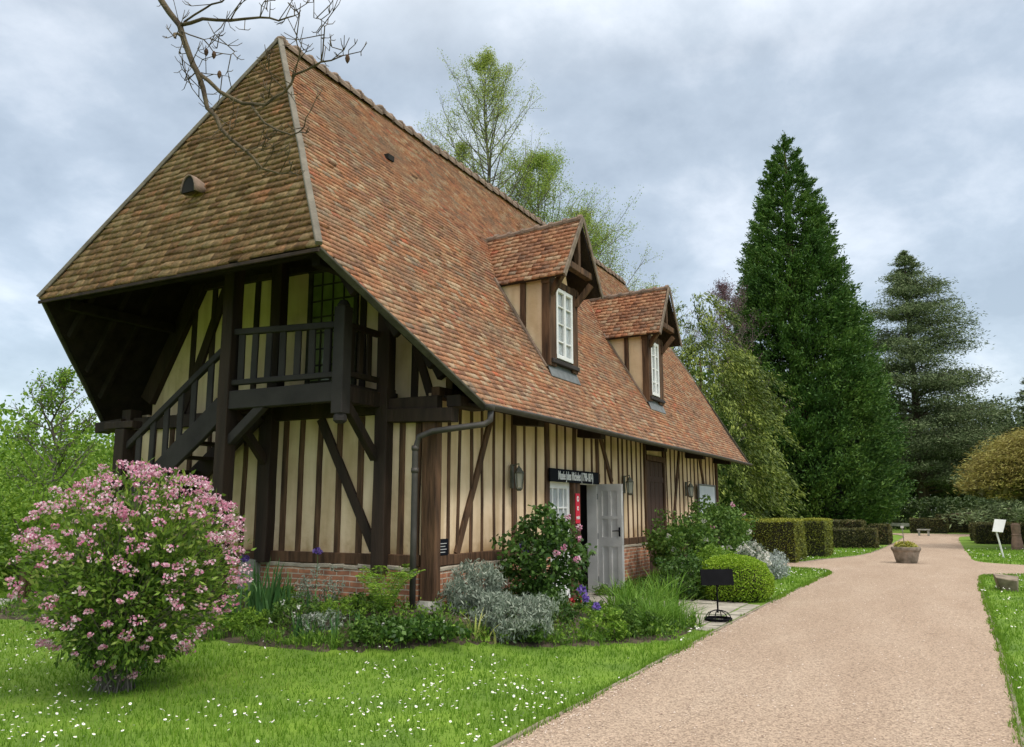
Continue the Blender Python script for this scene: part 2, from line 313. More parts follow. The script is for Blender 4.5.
def gravelmat():
    m, t, n, l, b = newmat('pink_beige_gravel'); tc = n('ShaderNodeTexCoord')
    def nz(s, d=4, ro=.6):
        k = n('ShaderNodeTexNoise'); k.inputs['Scale'].default_value = s; k.inputs['Detail'].default_value = d; k.inputs['Roughness'].default_value = ro; l(tc.outputs['Object'], k.inputs['Vector']); return k
    a = ramp(t, [(.25, (.325, .245, .182)), (.5, (.37, .285, .215)), (.75, (.41, .325, .25))]); k_ = nz(1.3, 8); mp_ = n('ShaderNodeMapping'); mp_.inputs['Scale'].default_value = (.3, 1.2, 1); l(tc.outputs['Object'], mp_.inputs[0]); l(mp_.outputs[0], k_.inputs['Vector']); l(k_.outputs[0], a.inputs[0])
    v = n('ShaderNodeTexVoronoi'); v.inputs['Scale'].default_value = 75; l(tc.outputs['Object'], v.inputs['Vector'])
    sp = n('ShaderNodeSeparateColor'); l(v.outputs['Color'], sp.inputs[0])
    g = ramp(t, [(.0, (.50, .48, .46)), (.5, (.98, .97, .96)), (1, (1.36, 1.34, 1.30))]); l(sp.outputs[0], g.inputs[0])
    mx = n('ShaderNodeMix'); mx.data_type = 'RGBA'; mx.blend_type = 'MULTIPLY'; mx.inputs[0].default_value = .8; l(a.outputs[0], mx.inputs[6]); l(g.outputs[0], mx.inputs[7])
    l(mx.outputs[2], b.inputs['Base Color']); b.inputs['Roughness'].default_value = .95; b.inputs['Specular IOR Level'].default_value = .15
    bp = n('ShaderNodeBump'); bp.inputs['Strength'].default_value = .55; bp.inputs['Distance'].default_value = .012; l(v.outputs['Distance'], bp.inputs['Height'])
    b2 = n('ShaderNodeBump'); b2.inputs['Strength'].default_value = .4; b2.inputs['Distance'].default_value = .05; l(nz(5, 3).outputs[0], b2.inputs['Height']); l(b2.outputs[0], bp.inputs['Normal']); l(bp.outputs[0], b.inputs['Normal'])
    return m
def wiggle(pts, amp=.025, step=.3):
    o = []
    for a, b in zip(pts[:-1], pts[1:]):
        a, b = np.array(a), np.array(b); n = max(1, int(np.linalg.norm(b - a) / step))
        for k in range(n): o.append(a + (b - a) * k / n + (RNG.normal(0, amp, 2) if 0 < k else 0))
    o.append(np.array(pts[-1])); return o
def smooth(pts, it=2):
    pts = [np.array(p, float) for p in pts]
    for _ in range(it):
        o = [pts[0]]
        for a, b in zip(pts[:-1], pts[1:]): o += [a * .75 + b * .25, a * .25 + b * .75]
        o.append(pts[-1]); pts = o
    return pts
Ledge = smooth([(-16, -2.93), (5, -2.93), (10.4, -3.05), (12.2, -3.12), (13.3, -2.7), (13.5, -1.6), (13.5, 9)])
Lfar = smooth([(15.05, 9), (15.05, -.2), (15.3, -1.7), (17.7, -2.35), (20.6, -3.25), (30, -3.5), (43.2, -3.6), (43.6, -1), (43.8, 9)])
Rfar = smooth([(46, 9), (46, -14), (43.6, -14), (43.4, -6.2), (36, -5.95), (20, -6.13), (18.2, -6.2), (17.3, -7.3), (17, -10), (17, -22)])
Rnear = smooth([(13.9, -22), (13.9, -7.6), (13.3, -6.3), (12, -6.06), (6, -6.0), (0, -5.93), (-2, -5.87), (-6, -5.8), (-16, -5.8)])
outline = wiggle(Ledge) + wiggle(Lfar) + wiggle(Rfar) + wiggle(Rnear)
tag(MB().slab([(x, y, -.02) for x, y in outline][::-1], (0, 0, .024)).build('path', gravelmat()), kind='structure')
PATH = np.array(outline)
def inpoly(x, y, P):
    c = np.zeros(len(x), bool); j = len(P) - 1
    for i in range(len(P)):
        xi, yi = P[i]; xj, yj = P[j]; m = (yi > y) != (yj > y)
        if m.any():
            xx = (xj - xi) * (y - yi) / (yj - yi + 1e-12) + xi; c ^= m & (x < xx)
        j = i
    return c
eb = MB()
for line, s in ((Ledge, 1), (Rnear, -1), (Lfar[:-8], 1)):
    for a, b in zip(line[:-1], line[1:]):
        d = b - a; Ln = np.linalg.norm(d)
        if Ln < 1e-6: continue
        nrm = np.array([-d[1], d[0]]) / Ln
        k = max(1, int(Ln / 1.0))
        for i in range(k):
            p, q = a + d * i / k, a + d * (i + 1) / k; z = .006 + RNG.normal(0, .003)
            eb.beam((p[0], p[1], z), (q[0], q[1], z + RNG.normal(0, .002)), .03, .03, wob=0)
tag(eb.build('path_edging', mat('edging_stone', (.30, .25, .19), (.16, .14, .10), 5, .9, .4, 30)), kind='structure')
pv = MB(); y = -2.9
while y < -.05:
    hgt = RNG.uniform(.32, .5) if y > -2.8 else .22; x = (1.9 if y < -2.75 else 2.35 if y < -1.3 else 3.3) + RNG.uniform(-.15, .1)
    while x < (5.0 if y > -2.4 else 4.9):
        wd = RNG.uniform(.4, .85); g = .012
        c = [(x + g, y + g), (x + wd - g, y + g), (x + wd - g, y + hgt - g), (x + g, y + hgt - g)]
        z = .012 + RNG.normal(0, .004)
        pv.slab([(a + RNG.normal(0, .012), b + RNG.normal(0, .012) if b > -2.85 else b, z - .05) for a, b in c][::-1], (0, 0, .05)); x += wd
    y += hgt
tag(pv.build('stone_paving', mat('paving_stone', (.42, .385, .32), (.25, .23, .19), 3.5, .9, .5, 25)), kind='structure')
BED = [(-1.6, 6.5), (-1.65, 2.6), (-1.62, 1.3), (-1.55, .3), (-1.3, -.52), (-.62, -1.2), (.0, -1.72), (.55, -2.35), (.85, -2.72), (2.35, -2.66), (2.4, -1.3), (3.2, -1.1), (3.3, -.02), (.0, -.02), (-.02, .0), (-.02, 6.5)]
BED2 = [(5.0, -.02), (5.0, -2.5), (5.5, -2.8), (6.4, -2.7), (7.2, -2.0), (9, -1.9), (11.5, -1.6), (12.4, -.02)]
def draped(name, poly, m, h=.02, step=.12):
    P = np.array(poly); x = np.arange(P[:, 0].min(), P[:, 0].max(), step); y = np.arange(P[:, 1].min(), P[:, 1].max(), step)
    X, Y = np.meshgrid(x, y, indexing='ij'); ins = inpoly(X.ravel(), Y.ravel(), P).reshape(X.shape)
    Z = gz(X, Y) + np.where(ins, h + RNG.normal(0, .012, X.shape), -.03)
    i, j = np.meshgrid(np.arange(len(x) - 1), np.arange(len(y) - 1), indexing='ij'); n = len(y); q = (i * n + j).ravel()
    keep = (ins[:-1, :-1] | ins[1:, :-1] | ins[:-1, 1:] | ins[1:, 1:]).ravel(); q = q[keep]
    return tag(mesh_np(name, np.stack([X, Y, Z], -1).reshape(-1, 3), np.stack([q, q + n, q + n + 1, q + 1], 1), m, smooth=True), kind='structure')
draped('flower_bed', BED, M['soil']); draped('flower_bed', BED2, M['soil'])
BEDP, BED2P = np.array(BED), np.array(BED2)

# ---------------------------------------------------------------- the house
W = 5.7; YR = 2.85; HR = 8.46; LX = 14.4; Ox = .67
house = thing('timber_framed_house', (0, 0, 0), 'long half-timbered house with cream plaster, brown studs and steep red clay tile roof', 'house')
# roof profile: distance from the ridge line -> height (a slight kick at the eaves)
KN = [(3.52, 2.74), (3.0, 3.50), (2.48, 4.35), (0.0, 8.46)]
def rz(d): return float(np.interp(d, [k[0] for k in KN[::-1]], [k[1] for k in KN[::-1]]))
def rd(z): return float(np.interp(z, [k[1] for k in KN], [k[0] for k in KN]))
XN = [(2.74, .14), (4.35, -1.78), (8.46, -.03)]           # near verge, then hip, by height
XFa = [(2.74, 15.24), (5.3, 15.78), (8.46, 14.85)]        # the same at the far gable
def xn(z): return float(np.interp(z, [k[0] for k in XN], [k[1] for k in XN]))
def xf(z): return float(np.interp(z, [k[0] for k in XFa], [k[1] for k in XFa]))
def tiles(mb, rows, tw=.165, lift=.022, seed=0, jit=1.0, wav=.006):
    """rows: list of (A, B, up, nrm): lower edge runs from A to B, up = vector to the row above"""
    ph = RNG.uniform(0, 6, 4)
    for k, (A, B, up, nrm) in enumerate(rows):
        A, B, up, nrm = map(np.array, (A, B, up, nrm)); d = B - A; Ln = np.linalg.norm(d)
        if Ln < .04: continue
        d = d / Ln; n = max(1, int(round(Ln / tw))); off = (k % 2) * .5
        xs = [0] + [(i + off) * Ln / n for i in range(0 if off else 1, n)] + [Ln]
        if off: xs = [0] + [(i + .5) * Ln / n for i in range(n)] + [Ln]
        u = up / np.linalg.norm(up); pu = np.linalg.norm(up)
        for a, b in zip(xs[:-1], xs[1:]):
            if b - a < .02: continue
            s = lambda t: math.sin(t * .9 + ph[0] + k * .13) * wav + math.sin(t * 2.3 + ph[1] - k * .31) * wav * .6
            dl = RNG.normal(0, .004 * jit); tl = RNG.normal(0, .0035 * jit); lf = lift + abs(RNG.normal(0, .004 * jit)) + (.02 if RNG.random() < .012 * jit else 0)
            g = .0025
            P = lambda t, h, z: A + d * t + u * (h) + nrm * z
            V = [P(a + g, dl + s(a) - .004, lf + tl), P(b - g, dl + s(b) - .004, lf - tl), P(b - g, pu * 1.25, .006), P(a + g, pu * 1.25, .006), P(a + g, dl + s(a), -.002), P(b - g, dl + s(b), -.002)]
            # the lower edge is a little rounded at its corners
            mb.v.append(np.array(V)); o = mb.n; mb.n += 6
            mb.f4 += [(o, o + 1, o + 2, o + 3), (o + 4, o + 5, o + 1, o)]; mb.f3 += [(o + 4, o, o + 3), (o + 1, o + 5, o + 2)]
def tilebuild(mb, name, m, parent): return mesh_np(name, np.vstack(mb.v), [mb.f4, mb.f3], m, parent)

def roofpt(side, d, z, x): return (x, YR - side * d, z)
roof = None
PITCH = .086
for side in (1, -1):                                     # 1: the slope facing the path, -1: the one behind
    mb = MB(); rows = []; kz = []
    # walk up the profile
    seg = [(KN[i], KN[i + 1]) for i in range(3)]; tot = [math.hypot(a[0] - b[0], a[1] - b[1]) for a, b in seg]; S = sum(tot); nrow = int(S / PITCH)
    def at_s(s):
        for (a, b), t in zip(seg, tot):
            if s <= t + 1e-9: f = s / t; return a[0] + (b[0] - a[0]) * f, a[1] + (b[1] - a[1]) * f, ((b[0] - a[0]) / t, (b[1] - a[1]) / t)
            s -= t
        return b[0], b[1], ((b[0] - a[0]) / t, (b[1] - a[1]) / t)
    for k in range(nrow):
        d, z, (ud, uz) = at_s(k * S / nrow); up = np.array([0, -side * ud, uz]) * S / nrow; nrm = np.array([0, -side * uz, -ud])
        nrm = nrm / np.linalg.norm(nrm)
        if nrm[2] < 0: nrm = -nrm
        rows.append((roofpt(side, d, z, xn(z)), roofpt(side, d, z, xf(z)), up, nrm))
    tiles(mb, rows, tw=.15, lift=.021, wav=.011, jit=.8)
    t_ = tilebuild(mb, 'tiled_slope', M['tile'], house)
    if side == 1: roof = t_
# hips
for near in (1, 0):
    K = XN if near else XFa; za, zb = K[1][0], K[2][0]; xa, xb = K[1][1], K[2][1]
    Ln = math.hypot(zb - za, xb - xa); nr = int(Ln / .112) if near else int(Ln / .11); mb = MB(); rows = []
    for k in range(nr):
        f = k / nr; z = za + (zb - za) * f; x = xa + (xb - xa) * f; d = rd(z); up = np.array([(xb - xa), 0, (zb - za)]) / nr
        nrm = np.array([-(zb - za), 0, (xb - xa)]) / Ln
        if not near: nrm = -nrm
        if nrm[2] < 0: nrm = -nrm
        rows.append(((x, YR + d, z), (x, YR - d, z), up, nrm))
    tiles(mb, rows, tw=.17, lift=.034, jit=1.6, wav=.015)
    tilebuild(mb, 'hip_slope', M['tile_moss'] if near else M['tile'], house)
# boards under the tiles, seen from below where the roof oversails the gable
mb = MB()
zs = [2.74, 3.50, 4.35, 5.3, 8.46]
for side in (1, -1):
    for za, zb in zip(zs[:-1], zs[1:]):
        da, db = rd(za), rd(zb); n = np.array([0, -side * (zb - za), (da - db)]); n = n / np.linalg.norm(n)
        mb.slab([roofpt(side, da, za, xn(za) + .02), roofpt(side, da, za, xf(za) - .02), roofpt(side, db, zb, xf(zb) - .02), roofpt(side, db, zb, xn(zb) + .02)], -n * .07)
for K in (XN, XFa):
    (za, xa), (zb, xb) = K[1], K[2]; n = np.array([-(zb - za), 0, (xb - xa)]); n = n / np.linalg.norm(n) * (1 if K is XN else -1); da = rd(za)
    mb.slab([(xa, YR - da + .02, za + .01), (xa, YR + da - .02, za + .01), (xb, YR, zb - .02)], -n * .07 if n[2] > 0 else n * .07)
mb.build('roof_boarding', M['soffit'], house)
# rafters and purlin ends under the oversail
mb = MB()
for side in (1, -1):
    for x in (-1.25, -.75, -.35):
        z0 = float(np.interp(x, [-1.78, .14], [4.35, 2.74])); z1 = float(np.interp(x, [-1.78, -.03], [4.35, 8.46]))
        for za, zb in ((z0 + .1, z1 - .2),):
            mb.beam(roofpt(side, rd(za) - .11, za - .07, x), roofpt(side, rd(zb) - .13, zb - .3, x), .08, .1, up=(0, -side, .6), wob=.003)
for y in (.37 + .12, YR + 2.48 - .12): mb.beam((-1.55, y + (.12 if y < 2 else -.12), 4.30), (.2, y + (.12 if y < 2 else -.12), 4.30), .12, .14)
mb.beam((-1.5, .5, 4.42), (-1.5, YR + 2.35, 4.42), .1, .1)
mb.beam((-.9, 1.62, 5.9), (.2, 1.62, 5.9), .13, .14); mb.beam((-.9, 4.08, 5.9), (.2, 4.08, 5.9), .13, .14)
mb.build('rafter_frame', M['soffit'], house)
# mortar strips on the hips, boards on the verges
for side in (1, -1):
    a = np.array(roofpt(side, 2.48, 4.35, -1.78)); b = np.array(roofpt(side, 0, 8.46, -.03)); o = np.array([-.03, -side * .03, .03])
    MB().beam(a + o, b + o, .078, .05, up=(-.5, -side * .6, .6), wob=.002).build('hip_strip', M['flash'], house)
    MB().beam(np.array(roofpt(side, 2.46, 4.33, -1.77)), np.array(roofpt(side, 3.52, 2.70, .15)), .05, .085, up=(0, -side * .85, .55), wob=.003).build('verge_board', M['verge'], house)
MB().beam((-1.80, YR + 2.5, 4.31), (-1.80, YR - 2.5, 4.31), .03, .045).build('hip_edge_strip', M['dark_oak'], house)  # thin dark strip added for the dark line below tile ends; no board there
MB().beam((15.78, YR + 1.9, 5.27), (15.78, YR - 1.9, 5.27), .035, .07).build('hip_edge_strip', M['verge'], house)
for side in (1, -1):
    a = np.array(roofpt(side, rd(5.3), 5.3, 15.80)); b = np.array(roofpt(side, 0, 8.46, 14.87))
    MB().beam(a, b, .1, .06, up=(.5, -side * .6, .6), wob=.002).build('hip_strip', M['flash'], house)
    MB().beam(a - np.array([0, 0, .03]), np.array(roofpt(side, 3.55, 2.70, 15.25)), .04, .10, up=(0, -side * .85, .55)).build('verge_board', M['verge'], house)
# ridge tiles: overlapping half rounds with humped joints, one row along the ridge
mb = MB(); x = -.05
while x < 14.8:
    P = []; 
    for t, rr in ((0, .145), (.05, .145), (.06, .13), (.30, .12)):
        P.append(((x + t), rr))
    V = []; F = []; dz = RNG.normal(0, .008); dy = RNG.normal(0, .006)
    for (px, rr) in P:
        for i in range(9): th = math.pi * (i / 8 * 1.16 - .08); V.append((px, YR + dy + rr * math.cos(th) * 1.1, HR - .055 + dz + rr * math.sin(th)))
    for k in range(3):
        for i in range(8): F.append((9 * k + i, 9 * k + i + 1, 9 * k + 10 + i, 9 * k + 9 + i))
    F.append(tuple(range(8, -1, -1)))
    mb.add(V, F)
    mb.lathe((x + .03, YR + dy, HR + dz + .065), [(.075, -.04), (.08, .0), (.06, .035), (.02, .045)], 8, (1, 1.3))
    x += .305
tag(mb.build('ridge_tiles', M['ridge'], house), None)
# small tiled vent on the hip, a missing tile on the slope
hx = lambda z: float(np.interp(z, [4.35, 8.46], [-1.78, -.03]))
V = []; F = []
for k, (t, rr) in enumerate(((-.22, .14), (-.12, .14), (.05, .09), (.2, .02))):
    for i in range(9): th = math.pi * i / 8; V.append((hx(5.62) + t * .95, 2.95 + rr * math.cos(th), 5.62 + rr * 1.7 * math.sin(th) + max(0, t) * .9 - .02))
for k in range(3):
    for i in range(8): F.append((9 * k + i, 9 * k + i + 1, 9 * k + 10 + i, 9 * k + 9 + i))
v = MB().add(V, F).build('roof_vent', M['ridge'], house, smooth=True)
so_ = v.modifiers.new('thick', 'SOLIDIFY'); so_.thickness = .015
MB().slab([(hx(5.62) - .195, 2.95 + .128 * math.cos(a), 5.60 + .215 * math.sin(a)) for a in np.linspace(0, math.pi, 9)], (.03, 0, 0)).build('vent_opening', M['interior'], v)  # solid dark slab painted as the shadowed mouth of the vent
MB().box((1.52, 1.93, 7.03), (1.68, 2.03, 7.12)).build('tile_gap', M['interior'], house)  # small black box stands in for the dark hole
# walls
wall = MB()
zt = lambda y: rz(abs(YR - y)) - .14
for x0, x1 in ((.03, .20), (LX - .2, LX - .03)):
    ys = [.06, .5, YR, W - .5, W - .06]
    if x0 < 1: wall.box((x0, .06, -.1), (x1, W - .06, 2.86)); wall.slab([(x0 + .35, y, z) for y, z in [(.06, 2.80), (W - .06, 2.80)] + [(y, zt(y)) for y in ys[::-1]]], (x1 - x0, 0, 0))
    else: wall.slab([(x0, .06, -.1)] + [(x0, W - .06, -.1)] + [(x0, y, zt(y)) for y in ys[::-1]], (x1 - x0, 0, 0))
# long walls with the door and shutter openings left out
def longwall(y0, y1, holes):
    xs = .2; zt_ = 2.95
    for a, b, h0, h1 in holes:
        wall.box((xs, y0, -.1), (a, y1, zt_)); wall.box((a, y0, h1), (b, y1, zt_))
        if h0 > 0: wall.box((a, y0, -.1), (b, y1, h0))
        xs = b
    wall.box((xs, y0, -.1), (LX - .2, y1, zt_))
longwall(.03, .2, [(3.41, 5.43, 0, 1.93), (8.25, 9.42, 0, 2.5)]); longwall(W - .2, W - .06, [])
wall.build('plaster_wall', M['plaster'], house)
wallo = bpy.data.objects['plaster_wall']
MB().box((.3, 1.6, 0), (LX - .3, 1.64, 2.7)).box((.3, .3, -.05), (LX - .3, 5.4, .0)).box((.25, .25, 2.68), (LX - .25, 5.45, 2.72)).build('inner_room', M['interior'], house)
# brick plinth with an uneven mortar capping
mb = MB(); cp = MB()
for a, b in (((.13, -.02, -.15), (3.38, .04, .74)), ((5.46, -.02, -.15), (8.22, .04, .74)), ((9.45, -.02, -.15), (LX, .04, .74)), ((-.02, .16, -.15), (.04, W, .74)), ((0, W - .04, -.15), (LX, W + .02, .74)), ((LX - .04, 0.05, -.15), (LX + .02, W - .05, .74))):
    mb.box(a, b)
mb.build('brick_plinth', M['brick'], house)
def cap(p, q):
    cp = MB(); p, q = np.array(p), np.array(q); n = int(np.linalg.norm(q - p) / .22)
    for k in range(n):
        a, b = p + (q - p) * k / n, p + (q - p) * (k + 1) / n; cp.beam(a + [0, 0, RNG.normal(0, .007)], b + [0, 0, RNG.normal(0, .007)], .085, .055, bev=.02)
    cp.build('mortar_capping', M['mortar'], house)
cap((.14, .012, .76), (3.36, .012, .76)); cap((5.48, .012, .76), (8.2, .012, .76)); cap((9.47, .012, .76), (LX, .012, .76)); cap((.012, .2, .76), (.012, W, .76))

# timber frame: each piece a sub-part of the wall
def timber(name, p, q, w, d, m='oak', up=(0, 0, 1), wob=.004, parent=None):
    return MB().beam(p, q, w, d, up=up, wob=wob).build(name, M[m], parent or wallo)
timber('sill_beam', (.1, .03, .86), (3.4, .03, .85), .10, .13); timber('sill_beam', (5.45, .03, .85), (8.23, .03, .85), .10, .13); timber('sill_beam', (9.44, .03, .85), (LX, .03, .85), .10, .13)
timber('sill_beam', (.03, .16, .86), (.03, W, .86), .10, .14)
timber('wall_plate', (.1, .03, 2.93), (LX, .03, 2.93), .12, .16)
thick = {2.22: .14, 3.34: .16, 4.45: .13, 5.5: .13}
for x in (.42, .67, .99, 1.28, 1.61, 1.9, 2.22, 2.56, 2.95, 3.34, 3.73, 4.07, 4.45, 4.88, 5.24, 5.5, 5.9, 6.23, 6.6, 6.83, 7.1, 7.38, 7.66, 7.92, 9.74, 10.05, 10.38, 10.72, 11.05, 11.43, 11.75, 12.08, 12.44, 12.83, 13.22, 13.62, 14.0):
    z0 = .92
    if 3.36 < x < 5.45: z0 = 2.13 if x != 4.45 else 1.98
    if x == 3.34 or x == 5.5: z0 = 0
    wdt = thick.get(x, RNG.uniform(.05, .07)); dx = RNG.normal(0, .012)
    timber('stud', (x + dx, .035, z0), (x - dx, .035, 2.86), wdt, .046 if x not in thick else .06, 'oak', up=(0, -1, 0), wob=.006)
timber('stud', (8.18, .03, 0), (8.18, .03, 2.86), .13, .09, 'oak', up=(0, -1, 0)); timber('stud', (9.48, .03, 0), (9.48, .03, 2.86), .12, .09, 'oak', up=(0, -1, 0)); timber('stud', (14.33, .03, .9), (14.33, .03, 2.86), .13, .09, 'oak', up=(0, -1, 0))
for p, q in (((.62, 0, .92), (1.55, 0, 2.85)), ((6.2, 0, 1.98), (5.6, 0, 2.85)), ((10.15, 0, 1.2), (10.76, 0, 2.85)), ((12.96, 0, 2.05), (12.54, 0, 2.85))):
    timber('brace', (p[0], .018, p[2]), (q[0], .018, q[2]), .11, .05, 'oak', up=(0, -1, 0))
timber('door_lintel', (3.36, .02, 2.03), (5.5, .02, 2.03), .1, .16); timber('window_lintel', (8.2, .02, 2.56), (9.46, .02, 2.56), .1, .12)
# corner posts
timber('corner_post', (.025, .02, .34), (.02, .02, 2.85), .14, .21, 'oak', up=(0, -1, 0), wob=.006, parent=house)
MB().lathe((.02, .01, float(gz(0, 0)) - .03), [(.19, 0), (.18, .10), (.14, .15)], 7).build('post_stone', M['stone'], house)
MB().box((-.14, 2.72, .2), (.02, 3.02, .80), jit=.01).build('stone_pier', M['stone'], house)
timber('gable_post', (-.02, .72, .70), (-.02, .72, 3.0), .19, .20, 'dark_oak', up=(-1, 0, 0), parent=house)
timber('gable_post', (-.02, 2.67, .78), (-.02, 2.67, 3.0), .21, .20, 'dark_oak', up=(-1, 0, 0), parent=house)
timber('gable_post', (-.02, W - .1, .3), (-.02, W - .1, 3.0), .2, .2, 'dark_oak', up=(-1, 0, 0), parent=house)
timber('gable_post', (-.02, .72, 3.0), (-.02, .72, 4.55), .19, .16, 'dark_oak', up=(-1, 0, 0), parent=house)
timber('gable_post', (-.02, 2.62, 3.0), (-.02, 2.62, 7.4), .19, .16, 'dark_oak', up=(-1, 0, 0), parent=house)
for y in (.47, .22, 1.12, 1.48, 1.80, 2.13, 2.42, 2.88, 3.16, 3.5, 3.9, 4.3, 4.7, 5.1):
    timber('stud', (.035, y + RNG.normal(0, .01), .92), (.035, y, 2.68), RNG.uniform(.075, .10), .055, 'oak' if y < .7 else 'oak', up=(-1, 0, 0))
timber('brace', (.012, .86, .98), (.012, 1.80, 2.68), .13, .05, 'dark_oak', up=(-1, 0, 0))
timber('rail', (.0, -.1, 2.78), (.0, W, 2.78), .12, .19, 'dark_oak')
for y in (.54, 1.42, 2.95, 3.45, 3.92, 4.36, 4.78):
    timber('stud', (.385, y, 2.88), (.385, y, zt(y) - .05), .11, .055, 'dark_oak', up=(-1, 0, 0))
timber('stud', (.385, 2.2, 4.95), (.385, 2.2, 7.2), .11, .055, 'dark_oak', up=(-1, 0, 0))
timber('brace', (.36, 4.95, 2.9), (.36, 4.05, 5.0), .16, .06, 'dark_oak', up=(-1, 0, 0)); timber('brace', (.36, .52, 3.62), (.36, .26, 2.9), .11, .06, 'dark_oak', up=(-1, 0, 0))
timber('rail', (.355, .9, 4.98), (.355, W - .9, 4.98), .12, .17, 'dark_oak')
MB().box((-1.1, .95, 4.98), (.36, W - .95, 5.03)).box((.03, .1, 2.84), (.38, W - .1, 2.88)).build('shading_loft_boards', M['soffit'], house)  # upper slab added to cut bounced light in the gable; lower closes step
for sgn in (1, -1):
    timber('rake_beam', roofpt(sgn, rd(3.3) - .30, 3.2, .33), roofpt(sgn, .42, 7.35, .33), .12, .26, 'dark_oak', up=(0, -sgn, .6), wob=0)
# jettied beam end and bracket at the front corner
timber('jetty_beam', (-.03, .75, 2.66), (-.03, -.34, 2.62), .17, .17, 'dark_oak', parent=house)
timber('eaves_block', (-.0, -.30, 2.80), (.6, -.30, 2.80), .2, .14, 'dark_oak', parent=house)
for x in (2.25, 4.7, 8.3, 11.4, 14.2):
    timber('tie_beam_end', (x, .02, 2.80), (x, -.42, 2.76), .20, .18, 'dark_oak', parent=house)
MB().beam((.5, -.48, 2.86), (15.1, -.48, 2.86), .1, .12).slab([(.2, -.60, 2.70), (15.2, -.60, 2.70), (15.2, .02, 2.90), (.2, .02, 2.90)], (0, 0, .03)).build('eaves_soffit', M['dark_oak'], house)
# gutter and downpipe
V = []; F = []; n = 10; X = np.linspace(.12, 15.22, 31)
for x in X:
    for rr in (.062, .055):
        for i in range(n + 1): th = math.pi * (1 + i / n); V.append((x, -.745 + rr * math.cos(th), 2.735 + rr * math.sin(th) + .01 * math.sin(x * .7)))
k = 2 * (n + 1)
for a in range(len(X) - 1):
    for i in range(n): F.append((a * k + i, a * k + i + 1, a * k + k + i + 1, a * k + k + i)); F.append((a * k + n + 1 + i + 1, a * k + n + 1 + i, a * k + k + n + 1 + i, a * k + k + n + 1 + i + 1))
    F.append((a * k, a * k + k, a * k + k + n + 1, a * k + n + 1)); F.append((a * k + n, a * k + 2 * n + 1, a * k + k + 2 * n + 1, a * k + k + n))
gut = MB().add(V, F)
gut.lathe((.12, -.745, 2.67), [(.005, -.01), (.06, .0), (.065, .06), (.06, .07)], 12)
gut.build('gutter', M['zinc'], house, smooth=True)
dp = MB(); dp.tube([(.15, -.74, 2.68), (.15, -.73, 2.55), (.10, -.68, 2.50), (-.04, -.42, 2.46), (-.14, -.10, 2.42), (-.175, .08, 2.36), (-.18, .13, 2.2), (-.18, .13, 1.2), (-.18, .13, .30)], .038, 12)
for z in (2.22, 1.95, .72): dp.lathe((-.18, .13, z), [(.044, -.03), (.048, 0), (.044, .03)], 12)
dp.build('downpipe', M['zinc'], house, smooth=True)

# balcony
bal = thing('balcony', (-.79, 1.8, 2.9), None, None); bal.parent = house
def part(name, mb, m, parent): return mb.build(name, M[m], parent)
XB = -.79
part('deck', MB().box((XB, .80, 2.95), (.36, 2.72, 3.0)), 'dark_oak', bal)
timber('deck_beam', (XB, .80, 2.885), (XB, 2.7, 2.885), .15, .24, 'grey_oak', parent=bal)
timber('deck_beam', (XB, .80, 2.86), (0, .80, 2.86), .14, .2, 'dark_oak', parent=bal); timber('deck_beam', (XB, 2.7, 2.86), (0, 2.7, 2.86), .14, .2, 'dark_oak', parent=bal)
p_ = MB().beam((XB - .01, .80, 2.62), (XB - .01, .80, 3.93), .165, .165, wob=.003); p_.lathe((XB - .01, .80, 2.50), [(.05, 0), (.085, .03), (.085, .07), (.07, .12)], 10); p_.lathe((XB - .01, .80, 3.92), [(.07, 0), (.085, .03), (.05, .09), (.01, .11)], 10)
part('corner_post', p_, 'grey_oak', bal)
timber('tall_post', (XB, 2.70, -.05), (XB, 2.70, 6.35), .19, .19, 'dark_oak', parent=bal)
timber('top_rail', (XB, .88, 3.72), (XB, 2.62, 3.80), .09, .08, 'grey_oak', parent=bal); timber('low_rail', (XB, .88, 3.10), (XB, 2.62, 3.12), .08, .07, 'grey_oak', parent=bal)
for y in (1.04, 1.29, 1.53, 1.78, 2.02, 2.26, 2.49): timber('baluster', (XB, y, 3.12), (XB, y, 3.76), .105, .035, 'grey_oak', up=(-1, 0, 0), parent=bal)
timber('top_rail', (XB + .08, .80, 3.72), (-.1, .80, 3.72), .07, .08, 'dark_oak', parent=bal); timber('low_rail', (XB + .08, .80, 3.12), (-.1, .80, 3.12), .07, .07, 'dark_oak', parent=bal)
for x in (-.62, -.45, -.28): timber('baluster', (x, .80, 3.12), (x, .80, 3.72), .09, .035, 'dark_oak', up=(0, -1, 0), parent=bal)
timber('brace', (XB, 2.62, 2.35), (XB, 2.05, 2.80), .12, .10, 'grey_oak', up=(-1, 0, 0), parent=bal)
timber('brace', (-.10, .80, 2.12), (XB + .05, .80, 2.78), .11, .10, 'dark_oak', up=(0, 1, 0), parent=bal)
timber('brace', (-.10, 2.68, 2.12), (XB + .05, 2.68, 2.78), .11, .10, 'dark_oak', up=(0, 1, 0), parent=bal)
